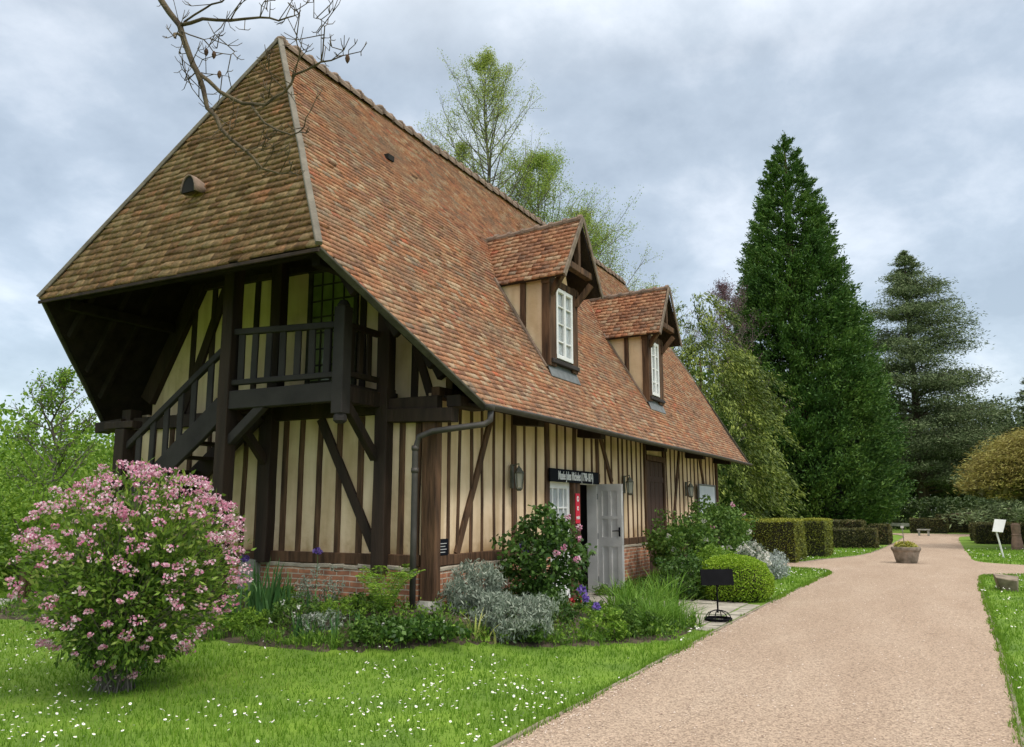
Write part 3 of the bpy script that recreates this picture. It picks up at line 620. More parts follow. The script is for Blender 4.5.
# staircase down to the left
st = thing('staircase', (XB, 4, 0), None, None); st.parent = house
SL = (2.95 - 2.10) / (2.80 - 3.85)
zst = lambda y: 2.80 + (y - 2.80) * -.735
for x in (XB, -.12): timber('stringer', (x, 2.78, zst(2.78)), (x, 6.45, zst(6.45)), .07, .30, 'grey_oak' if x == XB else 'dark_oak', parent=st)
for k in range(14):
    y = 2.95 + k * .255; z = zst(y) + .06; part('tread', MB().box((XB + .04, y - .13, z - .02), (-.13, y + .13, z + .02)), 'dark_oak', st)
timber('handrail', (XB, 2.80, 3.60), (XB, 4.66, 2.33), .075, .085, 'grey_oak', parent=st)
for y in (3.03, 3.33, 3.58, 3.85, 4.11, 4.38): timber('baluster', (XB, y, zst(y) + .1), (XB, y, 3.60 - (y - 2.8) * .683), .10, .035, 'grey_oak', up=(-1, 0, 0), parent=st)
timber('newel_post', (XB, 4.70, -.05), (XB, 4.70, 2.60), .20, .17, 'dark_oak', parent=st)
timber('low_newel', (XB - .05, 6.55, 0), (XB - .05, 6.55, .62), .16, .16, 'oak', parent=st)
timber('corner_bracket', (XB, 4.45, 2.66), (XB, 5.05, 2.66), .16, .10, 'dark_oak', parent=st)
timber('eaves_beam', (-.1, 5.6, 2.78), (-.1, 6.2, 2.74), .2, .16, 'dark_oak', parent=house)
part('step_slab', MB().box((-1.5, 6.3, .0), (-.3, 7.6, .1), jit=.008), 'stone', st)
# glazed balcony door with green leaded panes
gd = thing('balcony_door', (-.02, 1.97, 3.0), None, None); gd.parent = house; gd.location.x += .35
part('pane', MB().box((.37, 1.56, 3.02), (.385, 2.36, 4.88)), 'green_glass', gd)
f_ = MB()
for y in (1.54, 2.38): f_.beam((.35, y, 3.0), (.35, y, 4.92), .07, .05, up=(-1, 0, 0))
for z in (3.03, 4.90): f_.beam((.35, 1.5, z), (.35, 2.42, z), .05, .07)
part('door_frame', f_, 'verge', gd)
f_ = MB()
for y in (1.77, 1.97, 2.17): f_.beam((.355, y, 3.05), (.355, y, 4.88), .022, .02, up=(-1, 0, 0))
for k in range(1, 8): f_.beam((.356, 1.56, 3.03 + k * .235), (.356, 2.36, 3.03 + k * .235), .02, .022)
part('glazing_bars', f_, 'verge', gd)

# dormers
M['barge'] = mat('weathered_barge', (.23, .175, .13), (.12, .09, .065), 7, .85, .5, 25)
SK = .11
def dormer(c, hb, c2, he, label, x0, x1):
    t = thing('dormer', (c, 0, 3.85), None, None); t.parent = house; t['label'] = label
    zb, ztp = 3.83, 5.30; yb = lambda z: YR - rd(z)
    # plastered cheeks, each a triangle lying back against the roof
    for s in (-1, 1):
        x = c + s * (hb - .06); ch = MB(); ch.slab([(x, .05, zb - .05), (x, yb(5.32) + .1, 5.32), (x, .05, 5.32)], (.05 * -s, 0, 0)); part('cheek', ch, 'plaster', t)
        timber('cheek_stud', (x + s * .012, .42, rz(YR - .42) - .05), (x + s * .012, .42, 5.25), .10, .05, 'oak', up=(s, 0, 0), parent=t)
        fl = MB().beam((x + s * .05, -.03, rz(YR + .03) + .05), (x + s * .05, yb(5.3), 5.35), .06, .05, up=(0, -.5, .8), wob=.004); part('cheek_flashing', fl, 'ridge', t)
    for a_, b_ in ((c - hb, x0 - .01), (x1 + .01, c + hb)): timber('dormer_post', ((a_ + b_) / 2, -.02, zb - .05), ((a_ + b_) / 2, -.02, 5.28), b_ - a_, .15, 'oak', up=(0, -1, 0), parent=t)
    timber('head_beam', (c - hb - .02, -.03, 5.20), (c + hb + .02, -.03, 5.20), .15, .12, 'oak', parent=t)
    timber('sill_board', (c - hb + .05, -.06, zb + .03), (c + hb - .02, -.06, zb + .03), .14, .07, 'grey_oak', parent=t)
    part('lead_apron', MB().slab([(c - hb + .02, -.02, zb + .0), (c + hb, -.02, zb + .0), (c + hb + .02, -.12, rz(YR + .12) + .035), (c - hb, -.12, rz(YR + .12) + .035)], (0, -.01, .012)), 'lead', t)
    g = MB().slab([(c - hb + .1, .03, 5.2), (c + hb - .1, .03, 5.2), (c2, .03, 6.15)], (0, .06, 0)); part('gable_panel', g, 'plaster', t)
    timber('collar', (c2 - he * .62, -.30, 5.50), (c2 + he * .62, -.30, 5.50), .12, .12, 'oak', parent=t)
    for s in (-1, 1): timber('bracket', (c + s * (hb - .09), -.08, 4.98), (c + s * (hb - .02), -.36, 5.34), .09, .1, 'oak', parent=t)
    timber('king_post', (c2, -.30, 5.52), (c2, -.30, 6.3), .09, .09, 'oak', up=(0, -1, 0), parent=t)
    # window
    z0, z1 = zb + .1, 5.13; wf = MB()
    for x in (x0 + .03, x1 - .03): wf.beam((x, -.075, z0), (x, -.075, z1), .06, .05, up=(0, -1, 0))
    for x, w_ in (((x0 + x1) / 2, .07),): wf.beam((x, -.08, z0), (x, -.08, z1), w_, .05, up=(0, -1, 0))
    for z in (z0 + .035, z1 - .03): wf.beam((x0, -.074, z), (x1, -.074, z), .05, .07)
    for k in (1, 2, 3): z = z0 + (z1 - z0) * k / 4; wf.beam((x0, -.072, z), (x1, -.072, z), .03, .025)
    part('window_frame', wf, 'white', t)
    part('pane', MB().box((x0, -.055, z0), (x1, -.047, z1)), 'glass', t)
    cu = MB()
    xm = (x0 + x1) / 2
    for a, b in ((x0 + .02, xm - .1), (xm + .12, x1 - .02)):
        for k in range(5): cu.beam((a + (b - a) * k / 4, -.02 + .01 * (k % 2), z0), (a + (b - a) * k / 4, -.02 + .01 * (k % 2), z1), .05, .01, up=(0, -1, 0))
    part('curtain', cu, 'curtain', t); part('room_dark_sheet', MB().box((x0 - .02, .012, z0 - .02), (x1 + .02, .02, z1 + .02)), 'interior', t)  # black sheet hides the roof tiles, painted as the unlit room behind
    # roof of the dormer
    ya = -.37; za, ze = 6.40, 5.22; mb = MB(); rows = []; und = MB()
    sl = math.hypot(he, za - ze); nr = int(sl / .098)
    for s in (-1, 1):
        for k in range(nr):
            f = k / nr; z = ze + (za - ze) * f; x = c2 + s * he * (1 - f); yy = YR - rd(z + .02) + .05; up = np.array([-s * he, 0, za - ze]) / nr; nrm = np.array([s * (za - ze), 0, he]) / sl
            rows.append(((x, ya - .04 * (1 - f), z), (x + SK * (yy - ya), yy, z), up, nrm))
        n = np.array([s * (za - ze), 0, he]) / sl
        und.slab([(c2 + s * he, ya - .03, ze), (c2 + s * he + SK * 1.2, YR - rd(ze) + .05, ze), (c2 + SK * 2.0, YR - rd(za) + .05, za), (c2, ya, za)], -n * .05)
    tiles(mb, rows, tw=.155, lift=.024, jit=1.5, wav=.008); tilebuild(mb, 'dormer_tiles', M['tile'], t); part('dormer_boarding', und, 'dark_oak', t)
    for s in (-1, 1): timber('barge_board', (c2 + s * (he + .01), ya - .055, ze - .03), (c2 + s * .01, ya - .045, za + .0), .03, .09, 'barge', up=(s * .8, 0, .6), wob=0, parent=t)
    rt = MB(); y = ya - .03
    while y < YR - rd(za) - .05:
        dz = RNG.normal(0, .005); q_ = c2 + SK * (y - ya); rt.tube([(q_, y, za + dz - .01), (q_, y + .05, za + dz - .01), (q_, y + .06, za - .02 + dz), (q_ + .03, y + .30, za - .022 + dz)], [.085, .085, .072, .065], 10); y += .29
    part('dormer_ridge', rt, 'ridge', t)
    return t
dormer(3.83, .58, 3.94, .82, 'nearer of the two roof dormers, showing its white window in full', 3.52, 4.18); dormer(8.82, .52, 8.93, .80, 'farther of the two roof dormers, its window seen nearly edge on', 8.50, 9.02)

# ground floor openings
wd_ = thing('glazed_leaf', (3.85, .1, 1), None, None); wd_.parent = house; wd_['label'] = 'closed white door leaf with small panes'
f_ = MB(); x0, x1, z0, z1 = 3.43, 4.30, .03, 1.93
for x in (x0 + .05, x1 - .05): f_.beam((x, .08, z0), (x, .08, z1), .10, .05, up=(0, -1, 0))
for z, h_ in ((z0 + .06, .12), (.80, .1), (z1 - .06, .12)): f_.beam((x0, .081, z), (x1, .081, z), .048, h_)
for x in (3.65, 3.865, 4.08): f_.beam((x, .082, .8), (x, .082, z1), .035, .04, up=(0, -1, 0))
for z in (1.17, 1.5): f_.beam((x0, .083, z), (x1, .083, z), .04, .03)
f_.box((x0, .10, z0), (x1, .115, .8)); part('leaf_frame', f_, 'white', wd_)
part('pane', MB().box((x0 + .05, .092, .82), (x1 - .05, .098, z1 - .08)), 'glass', wd_)
part('curtain', MB().box((x0 + .02, .12, .8), (x1 - .02, .13, z1)), 'curtain', wd_)
timber('door_jamb', (4.46, .03, 0), (4.46, .03, 1.95), .30, .09, 'oak', up=(0, -1, 0), parent=house)
timber('door_head', (4.60, .05, 1.925), (5.44, .05, 1.925), .06, .05, 'white', parent=house)
def panel_leaf(name, label, hinge, ang, w_, m):
    t = thing(name, (hinge[0], hinge[1], 0), None, None); t.parent = house; t.rotation_euler = (0, 0, ang); t['label'] = label
    bpy.context.view_layer.update()
    f = MB(); H0, H1 = .0, 1.92; T = .065
    mt = world(t)
    def P(o): o.matrix_parent_inverse = Matrix.Identity(4); return o
    f.box((0, -T / 2 + .018, H0), (w_, T / 2 - .018, H1))
    for a, b in ((0, .09), (w_ - .09, w_), (w_ / 2 - .03, w_ / 2 + .03)): f.box((a, -T / 2, H0), (b, T / 2, H1))
    for a, b in ((0, .18), (.82, .98), (1.30, 1.36), (1.80, 1.92)): f.box((.0, -T / 2 - .001, H0 + a), (w_, T / 2 + .001, H0 + b))
    o = P(part('door_panel', f, m, t))
    for xx in (.115, w_ / 2 + .05): pass
    hn = MB().box((w_ - .06, -T / 2 - .012, 1.00), (w_ - .03, T / 2 + .012, 1.16)).tube([(w_ - .045, -T / 2 - .05, 1.1), (w_ - .045, T / 2 + .05, 1.1)], .009, 8)
    for s in (-1, 1): hn.tube([(w_ - .045, s * (T / 2 + .05), 1.1), (w_ - .16, s * (T / 2 + .055), 1.095)], .009, 8)
    P(part('handle', hn, 'black', t))
    hg = MB()
    for z in (.25, 1.0, 1.7): hg.lathe((0, -T / 2, z - .05), [(.012, 0), (.012, .1)], 8)
    P(part('hinge', hg, 'lead', t)); return t
panel_leaf('door_leaf', 'tall grey-white panelled door leaf standing open towards the path', (5.44, -.01), R(-97), .48, 'leafgrey')
MB().box((5.385, .0, .0), (5.43, .19, 1.93)).build('door_reveal', M['leafgrey'], house)
MB().box((3.3, .9, 0), (5.6, .94, 2.2)).box((5.5, .25, 0), (5.54, .9, 2.2)).build('dark_hallway', M['interior'], house)  # walls coloured near-black so the doorway looks unlit
sh = MB()
for k in range(8): sh.box((8.26 + k * .144, .02 + .004 * (k % 2), .02), (8.26 + k * .144 + .139, .055, 2.49))
sh.box((8.26, .005, .4), (9.41, .02, .52)).box((8.26, .005, 2.05), (9.41, .02, 2.17)); part('boarded_door', sh, 'shutter', house)
# ---------------------------------------------------------------- signs, lanterns, notices
def text(name, body, loc, rot, size, m, parent, sx=1.0, bold=0.0, ext=.003):
    cu = bpy.data.curves.new(name, 'FONT'); cu.body = body; cu.size = size; cu.extrude = ext; cu.offset = bold; cu.align_x = 'CENTER'; cu.align_y = 'CENTER'; cu.resolution_u = 3
    o = bpy.data.objects.new(name, cu); COL.objects.link(o); bpy.context.view_layer.update()
    me = bpy.data.meshes.new_from_object(o.evaluated_get(bpy.context.evaluated_depsgraph_get())); bpy.data.objects.remove(o)
    me.transform(Matrix.LocRotScale(Vector(loc), rot.to_quaternion() if hasattr(rot, 'to_quaternion') else rot, Vector((sx, 1, 1)))); me.materials.clear(); me.materials.append(m)
    return link(name, me, parent)
from mathutils import Euler
FRONT = Euler((R(90), 0, 0))
t = thing('museum_sign', (4.46, -.03, 2.02), 'long black sign board with white lettering above the doorway', 'sign')
MB().box((3.32, -.05, 1.915), (5.38, -.022, 2.125)).build('board', M['navy'], t)
text('lettering', 'Musée Jules Michelet (1798-1874)', (4.36, -.054, 2.015), FRONT, .195, M['white'], t, .555, .0035)
t = thing('door_poster', (4.46, -.02, 1.5), 'narrow red poster with white marks on the doorway post', 'poster')
MB().box((4.36, -.032, 1.24), (4.54, -.020, 1.74)).build('sheet', M['red'], t)
pm = MB()
pm.lathe((4.45, 0, 0), [(.0, 0)], 3) if 0 else None
for (cx, cz, r) in ((4.45, 1.65, .045), (4.45, 1.49, .034)):
    a = np.linspace(0, 2 * math.pi, 17)[:-1]; pm.slab([(cx + r * math.cos(k), -.033, cz + r * math.sin(k) * 1.1) for k in a], (0, -.003, 0))
pm.build('white_marks', M['white'], t)
MB().box((4.435, -.040, 1.635), (4.465, -.037, 1.67)).box((4.44, -.040, 1.475), (4.46, -.037, 1.505)).build('red_dots', M['red'], t)
text('lettering', 'MUSÉE', (4.45, -.034, 1.33), FRONT, .06, M['white'], t, .75, .002)
t = thing('wall_plaque', (.22, -.01, 1.02), 'small dark blue plaque low on the wall beside the corner post', 'plaque')
MB().box((.10, -.022, .92), (.36, -.004, 1.12)).build('plate', M['navy'], t)
pm = MB()
for k in range(4): pm.box((.14, -.0245, 1.06 - k * .035), (.32 - .03 * (k % 2), -.0225, 1.068 - k * .035))
pm.build('text_lines', M['leafgrey'], t)
t = thing('notice_board', (13.0, -.02, 1.7), 'pale blue-grey display panel on the far end of the wall', 'notice board')
MB().box((12.18, -.06, 1.36), (13.78, -.02, 2.06)).build('panel', M['notice'], t)
f_ = MB()
for p, q in (((12.15, -.065, 2.08), (13.81, -.065, 2.08)), ((12.15, -.065, 1.34), (13.81, -.065, 1.34))): f_.beam(p, q, .03, .04)
for x in (12.15, 13.81): f_.beam((x, -.065, 1.32), (x, -.065, 2.10), .04, .03, up=(0, -1, 0))
f_.build('frame', M['lead'], t)
def lantern(x, label):
    t = thing('wall_lantern', (x, -.02, 1.9), label, 'lantern', 'lanterns along the front wall')
    y = -.13; gl = MB().lathe((x, y, 1.79), [(.05, 0), (.068, .20)], 4); gl.build('glass', M['frost'], t)
    f = MB()
    for k in range(4):
        a = math.pi / 2 * k; f.tube([(x + .052 * math.cos(a), y + .052 * math.sin(a), 1.785), (x + .072 * math.cos(a), y + .072 * math.sin(a), 1.995)], .008, 6)
    f.lathe((x, y, 1.77), [(.03, -.03), (.062, 0), (.062, .015)], 4); f.lathe((x, y, 1.99), [(.082, 0), (.082, .012), (.05, .05), (.045, .07), (.02, .09), (.01, .11)], 4); f.build('frame', M['copper'], t)
    b = MB().box((x - .03, -.03, 1.78), (x + .03, -.0, 2.12)).tube([(x, -.03, 2.1), (x, -.08, 2.12), (x, y, 2.13), (x, y, 2.08)], .01, 6); b.build('bracket', M['copper'], t)
for x, l in ((2.08, 'wall lantern nearest the corner post, left of the doorway'), (6.80, 'wall lantern between the open door leaf and the brown boarded door'), (11.15, 'wall lantern farthest along, beside the pale display panel')): lantern(x, l)

# ---------------------------------------------------------------- things along the path
t = thing('display_stand', (2.76, -2.74, 0), 'black display stand with a blank tilted panel and domed cage foot on the paving', 'display stand')
x, y = 2.76, -2.76; d0 = .05
ux = np.array([.58, -.815, 0]) ; nv = np.array([-.815, -.58, 0])
pc = np.array([x, y, .58]); upv = unit(np.array([.14, .10, .98]))
a = pc - ux * .225; b = pc + ux * .225
MB().slab([a - upv * .105, b - upv * .105, b + upv * .105, a + upv * .105], np.cross(ux, upv) * .025).build('panel', M['black'], t)
MB().tube([(x, y, .12), (x, y, .56)], .012, 10).build('pole', M['black'], t)
cg = MB()
for k in range(6):
    an = math.pi / 3 * k; cg.tube([(x + .175 * s_ * math.cos(an), y + .175 * s_ * math.sin(an), z + .02) for s_, z in ((1, .0), (.93, .06), (.7, .105), (.3, .13), (0, .135))], .007, 6)
an = np.linspace(0, 2 * math.pi, 25); 
for r_, z in ((.175, .03), (.175, .05)): cg.tube([(x + r_ * math.cos(q), y + r_ * math.sin(q), z) for q in an], .010, 6, cap=False)
cg.build('cage_foot', M['black'], t)
t = thing('planter', (16.9, -4.5, 0), 'round weathered tub planted with yellow-green leaves in the middle of the path', 'planter')
woodtub = mat('mossy_tub', (.34, .28, .22), (.13, .11, .08), 5, .95, .9, 14)
MB().lathe((16.9, -4.5, .0), [(.26, 0), (.285, .08), (.315, .2), (.345, .31), (.37, .34), (.385, .38), (.38, .43), (.35, .44), (.33, .40)], 17).build('tub', woodtub, t, smooth=False)
MB().lathe((16.9, -4.5, .38), [(.34, 0), (.33, .03)], 20).build('soil', M['soil'], t)
P = np.array([16.9, -4.5, .47]) + ball(420) * [.3, .3, .13]
yl = leafmat('yellow_leaf', [(0, (.20, .24, .04)), (.6, (.42, .40, .07)), (1, (.60, .52, .14))], .3)
leafmesh('foliage', [leaves(P, .09, .045)], yl, t)
t2 = thing('plant_stake', (16.75, -4.55, .4), 'thin stake with a small tag rising from the tub', 'stake')
MB().tube([(16.72, -4.48, .42), (16.70, -4.46, 1.0)], .012, 6).build('stake', M['greybark'], t2); MB().box((16.66, -4.50, .95), (16.67, -4.42, 1.01)).build('tag', M['leafgrey'], t2)
t = thing('information_sign', (20.71, -6.95, 0), 'white tilted information board on a leaning white post in the grass', 'sign')
MB().beam((20.71, -7.0, 0), (20.70, -6.86, .85), .05, .05).build('post', M['white'], t)
MB().slab([(20.66, -6.76, .78), (20.66, -7.04, .76), (20.78, -7.16, 1.13), (20.78, -6.86, 1.15)], (-.02, 0, .01)).build('board', M['white'], t)
bl = mat('rough_brown_stone', (.30, .245, .18), (.13, .105, .075), 5, .95, 1., 14)
o = MB().slab([(9.15, -6.32, .0), (9.25, -6.75, .0), (9.75, -6.70, .0), (9.70, -6.28, .0)], (0, 0, .10))
o = MB().add([(9.22, -6.34, -.03), (9.22, -6.60, -.03), (9.66, -6.62, -.03), (9.70, -6.30, -.03), (9.12, -6.27, .25), (9.17, -6.60, .20), (9.62, -6.66, .25), (9.66, -6.24, .29)], [(3, 2, 1, 0), (4, 5, 6, 7), (0, 1, 5, 4), (1, 2, 6, 5), (2, 3, 7, 6), (3, 0, 4, 7)]).build('stone_block', bl)
bv = o.modifiers.new('b', 'BEVEL'); bv.width = .018; bv.segments = 2
tag(o, 'rough brown square-cut stone block lying in the daisies by the path', 'stone')
ps = MB().lathe((26.46, -7.75, 0), [(.19, 0), (.20, .12), (.17, .35), (.15, .50), (.165, .53), (.14, .57), (.155, .75), (.15, .90), (.10, .95)], 9)
tag(ps.build('stone_pillar', mat('reddish_old_stone', (.30, .19, .14), (.15, .10, .075), 4, .95, .9, 9)), 'short weathered reddish stone stump standing under the golden tree', 'stone stump')
t = thing('stone_bench', (41.5, -4.3, 0), 'small low grey bench at the far end of the path', 'bench')
MB().box((41.3, -4.75, .30), (41.7, -4.1, .36)).build('seat', M['stone'], t)
for y in (-4.7, -4.25): MB().box((41.35, y, 0), (41.65, y + .10, .30)).build('leg', M['stone'], t)
t = thing('rail_fence', (51.4, -3.1, 0), 'pale horizontal rail on short posts beyond the far end of the path', 'fence')
MB().beam((51.4, -4.1, .38), (51.4, -1.9, .42), .06, .2).build('rail', M['stone'], t)
for y in (-4.0, -3, -2.0): MB().box((51.42, y, 0), (51.5, y + .08, .42)).build('post', M['leafgrey'], t)

# ---------------------------------------------------------------- leaves, hedges, shrubs
LM = {}
LM['fresh'] = leafmat('fresh_leaf', [(0, (.08, .17, .015)), (.5, (.16, .29, .028)), (1, (.28, .42, .055))], .35)
LM['mid'] = leafmat('mid_leaf', [(0, (.035, .085, .012)), (.5, (.085, .17, .024)), (1, (.17, .27, .05))], .3)
LM['dark'] = leafmat('dark_leaf', [(0, (.022, .06, .010)), (.6, (.060, .13, .020)), (1, (.12, .21, .045))], .2, .35)
LM['silver'] = leafmat('silver_leaf', [(0, (.12, .155, .11)), (.5, (.24, .29, .22)), (1, (.40, .44, .35))], .2)
LM['iris'] = leafmat('iris_blade', [(0, (.06, .15, .045)), (.6, (.085, .20, .055)), (1, (.15, .28, .09))], .3)
LM['blade'] = leafmat('strap_blade', [(0, (.07, .17, .015)), (.6, (.145, .29, .03)), (1, (.24, .40, .07))], .35)
LM['fern'] = leafmat('fern_leaf', [(0, (.13, .26, .02)), (.6, (.24, .40, .04)), (1, (.34, .48, .07))], .35)
LM['pink'] = leafmat('pink_petal', [(0, (.50, .13, .26)), (.3, (.68, .30, .42)), (.68, (.79, .50, .60)), (1, (.87, .75, .78))], .35)
LM['white'] = leafmat('white_petal', [(0, (.60, .58, .50)), (1, (.82, .81, .78))], .3)
LM['purple'] = leafmat('purple_petal', [(0, (.10, .05, .30)), (1, (.32, .22, .60))], .3)
LM['red'] = leafmat('red_petal', [(0, (.45, .02, .03)), (1, (.70, .10, .10))], .3)
LM['bushleaf'] = leafmat('weigela_leaf', [(0, (.06, .11, .018)), (.5, (.13, .23, .03)), (.85, (.24, .37, .05)), (1, (.30, .34, .09))], .3)
LM['yewtop'] = leafmat('clipped_gold_top', [(0, (.20, .23, .02)), (1, (.36, .36, .05))], .2)
LM['yew'] = leafmat('clipped_yew', [(0, (.05, .07, .012)), (.5, (.15, .175, .025)), (.85, (.25, .27, .035)), (1, (.28, .20, .05))], .15, .55, .3, 1.5)
LM['yewdark'] = leafmat('clipped_dark_yew', [(0, (.035, .04, .014)), (.5, (.09, .095, .028)), (.8, (.14, .125, .036)), (1, (.20, .10, .055))], .15, .55, .35, 1.2)
LM['box'] = leafmat('box_leaf', [(0, (.13, .24, .012)), (.5, (.26, .42, .025)), (1, (.40, .54, .06))], .35)
LM['yellow'] = leafmat('variegated_blade', [(0, (.25, .34, .05)), (1, (.55, .55, .18))], .3)

def clumps(n, centre, rad, cr, per, ln, wd, lo=.55, zmin=None, D=None, spread=1., squash=.8):
    """leaf clumps set through an ellipsoid so that the outline stays uneven"""
    u_ = ball(n, lo); dd = unit(u_); ph = RNG.uniform(0, 6, 3)
    u_ = u_ * (1 + .16 * np.sin(dd[:, 0] * 4 + ph[0]) * np.sin(dd[:, 1] * 5 + ph[1]) + .12 * np.sin(dd[:, 2] * 6 + dd[:, 0] * 4 + ph[2]))[:, None]
    sh_ = (RNG.random(n) < .09) & (u_[:, 2] > 0); u_[sh_] *= RNG.uniform(1.1, 1.4, (int(sh_.sum()), 1))
    c = np.array(centre) + u_ * np.array(rad)
    if zmin is not None: c[:, 2] = np.maximum(c[:, 2], zmin)
    P = np.repeat(c, per, 0) + ball(n * per, .3) * cr * RNG.uniform(.6, 1.3, (n, 1)).repeat(per, 0) * [1, 1, squash]
    if zmin is not None: P[:, 2] = np.maximum(P[:, 2], zmin - .05)
    return leaves(P, ln, wd, D=None if D is None else np.tile(np.array(D, float), (len(P), 1)), spread=spread), c
def stems(base, tops, r0, m, name, parent, mid=.25):
    mb = MB()
    for q in tops:
        b = np.array(base) + np.append(RNG.normal(0, .06, 2), 0); k = b + (q - b) * .5 + np.array([*( (np.array(base)[:2] - q[:2]) * mid), 0]); mb.tube([b, k, q], [r0, r0 * .7, r0 * .35], 5, cap=False)
    return mb.build(name, m, parent)

def boxhedge(name, label, cat, x0, x1, y0, y1, h, m, top=None, group=None, rot=0, dens=420, lump=.035, ln=.045, z0=0.0):
    dens *= 2.6; ln *= 1.25
    t = thing(name, ((x0 + x1) / 2, (y0 + y1) / 2, 0), label, cat, group)
    A = 2 * h * ((x1 - x0) + (y1 - y0)); n = int(A * dens); P = []
    ph = RNG.uniform(0, 6, 6)
    per = 2 * ((x1 - x0) + (y1 - y0)); s = RNG.random(n) * per; z = RNG.random(n) * h; w_, d_ = x1 - x0, y1 - y0
    px = np.where(s < w_, x0 + s, np.where(s < w_ + d_, x1, np.where(s < 2 * w_ + d_, x1 - (s - w_ - d_), x0))); py = np.where(s < w_, y0, np.where(s < w_ + d_, y0 + s - w_, np.where(s < 2 * w_ + d_, y1, y1 - (s - 2 * w_ - d_))))
    bulge = np.sin(px * 3.1 + ph[0]) * np.sin(py * 2.7 + ph[1] + z * 2) * lump - np.maximum(0, z - h + .08) * .5 - (z < .12) * .03
    cx, cy = (x0 + x1) / 2, (y0 + y1) / 2; dx = np.sign(px - cx) * ((s > w_) & (s < w_ + d_) | (s > 2 * w_ + d_)); dy = np.sign(py - cy) * ((s < w_) | ((s > w_ + d_) & (s < 2 * w_ + d_)))
    P = np.stack([px + dx * bulge, py + dy * bulge, z + z0], 1) + RNG.normal(0, .012, (n, 3))
    nt_ = int(w_ * d_ * dens * 1.3); T = np.stack([x0 + RNG.random(nt_) * w_, y0 + RNG.random(nt_) * d_, np.zeros(nt_)], 1); T[:, 2] = z0 + h + np.sin(T[:, 0] * 4 + ph[2]) * np.sin(T[:, 1] * 3.3 + ph[3]) * lump * .8 + RNG.normal(0, .012, nt_)
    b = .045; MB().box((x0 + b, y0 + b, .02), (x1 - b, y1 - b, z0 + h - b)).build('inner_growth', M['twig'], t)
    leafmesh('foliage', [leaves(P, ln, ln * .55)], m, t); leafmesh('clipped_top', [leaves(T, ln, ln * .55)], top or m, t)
    if rot: t.rotation_euler = (0, 0, rot)
    return t
M['twig'] = mat('dark_twigs', (.045, .045, .022), (.02, .02, .012), 14, .95, 1, 40)
boxhedge('clipped_hedge', 'large clipped yew block with golden top, nearest the house end', 'hedge', 15.45, 17.3, -1.82, -.2, 1.14, LM['yew'], LM['yewtop'], 'clipped yew blocks left of the path')
boxhedge('clipped_hedge', 'clipped yew block with golden top just behind the larger one', 'hedge', 18.6, 20.6, -2.22, -.4, 1.12, LM['yew'], LM['yewtop'], 'clipped yew blocks left of the path')
boxhedge('clipped_hedge', 'low dark brownish hedge block beside the path, before the giant conifer', 'hedge', 24.9, 26.2, -3.2, -1.5, .70, LM['yewdark'], None, 'dark hedge blocks before the conifer', dens=300, ln=.06)
boxhedge('clipped_hedge', 'taller dark hedge block rising behind the low brownish one', 'hedge', 26.6, 28.2, -2.6, -1.0, .98, LM['yewdark'], None, 'dark hedge blocks before the conifer', dens=300, ln=.06)
boxhedge('clipped_hedge', 'narrow dark rounded hedge block touching the conifer skirt', 'hedge', 28.6, 30.0, -3.45, -2.7, .80, LM['yewdark'], None, 'dark hedge blocks before the conifer', dens=300, ln=.06)
boxhedge('clipped_hedge', 'long dark hedge behind the white information sign', 'hedge', 31.5, 33.5, -10.5, -6.6, .82, LM['yewdark'], None, 'dark hedges right of the path', dens=220, ln=.07)
boxhedge('clipped_hedge', 'short dark hedge end beside the path, right of its far bend', 'hedge', 34.8, 36.2, -8.2, -6.5, .80, LM['yewdark'], None, 'dark hedges right of the path', dens=200, ln=.07)
boxhedge('clipped_hedge', 'wide dark hedge closing the far end of the path, left half', 'hedge', 46.6, 48, -5.6, -3.6, .85, LM['yewdark'], None, 'hedges closing the path', dens=160, ln=.08)
boxhedge('clipped_hedge', 'taller dark hedge behind the far path bend, right half', 'hedge', 48.5, 50, -8.4, -5.0, 1.05, LM['yewdark'], None, 'hedges closing the path', dens=150, ln=.08)

# clipped box dome
t = thing('box_dome', (5.6, -2.35, 0), 'rounded bright green clipped box bush behind the display stand', 'bush')
n = 15000; th = RNG.uniform(0, 2 * math.pi, n); v = RNG.random(n) ** .8; prof_z = np.array([0, .15, .35, .55, .66, .70]); prof_r = np.array([.86, .97, 1.0, .82, .5, 0])
s = v; zz = np.interp(s, [0, .2, .45, .7, .88, 1], prof_z); rr = np.interp(s, [0, .2, .45, .7, .88, 1], prof_r) * (1 + .02 * np.sin(th * 5) + .015 * np.sin(th * 9 + zz * 8))
P = np.stack([5.6 + rr * .62 * np.cos(th), -2.35 + rr * .62 * np.sin(th), zz + .01], 1) + RNG.normal(0, .012, (n, 3))
top = unit(RNG.normal(size=(2600, 3)) * [1, 1, .1]); rt_ = np.sqrt(RNG.random((2600, 1))) * .5; Pt = np.array([5.6, -2.35, .68]) + top * [1, 1, 0] * rt_ - np.array([0, 0, 1]) * rt_ ** 2 * .38 + RNG.normal(0, .01, (2600, 3))
leafmesh('foliage', [leaves(np.vstack([P, Pt]), .035, .022)], LM['box'], t)
MB().lathe((5.6, -2.35, 0), [(.45, .02), (.56, .18), (.57, .36), (.46, .52), (.25, .62)], 20).build('inner_growth', M['twig'], t)

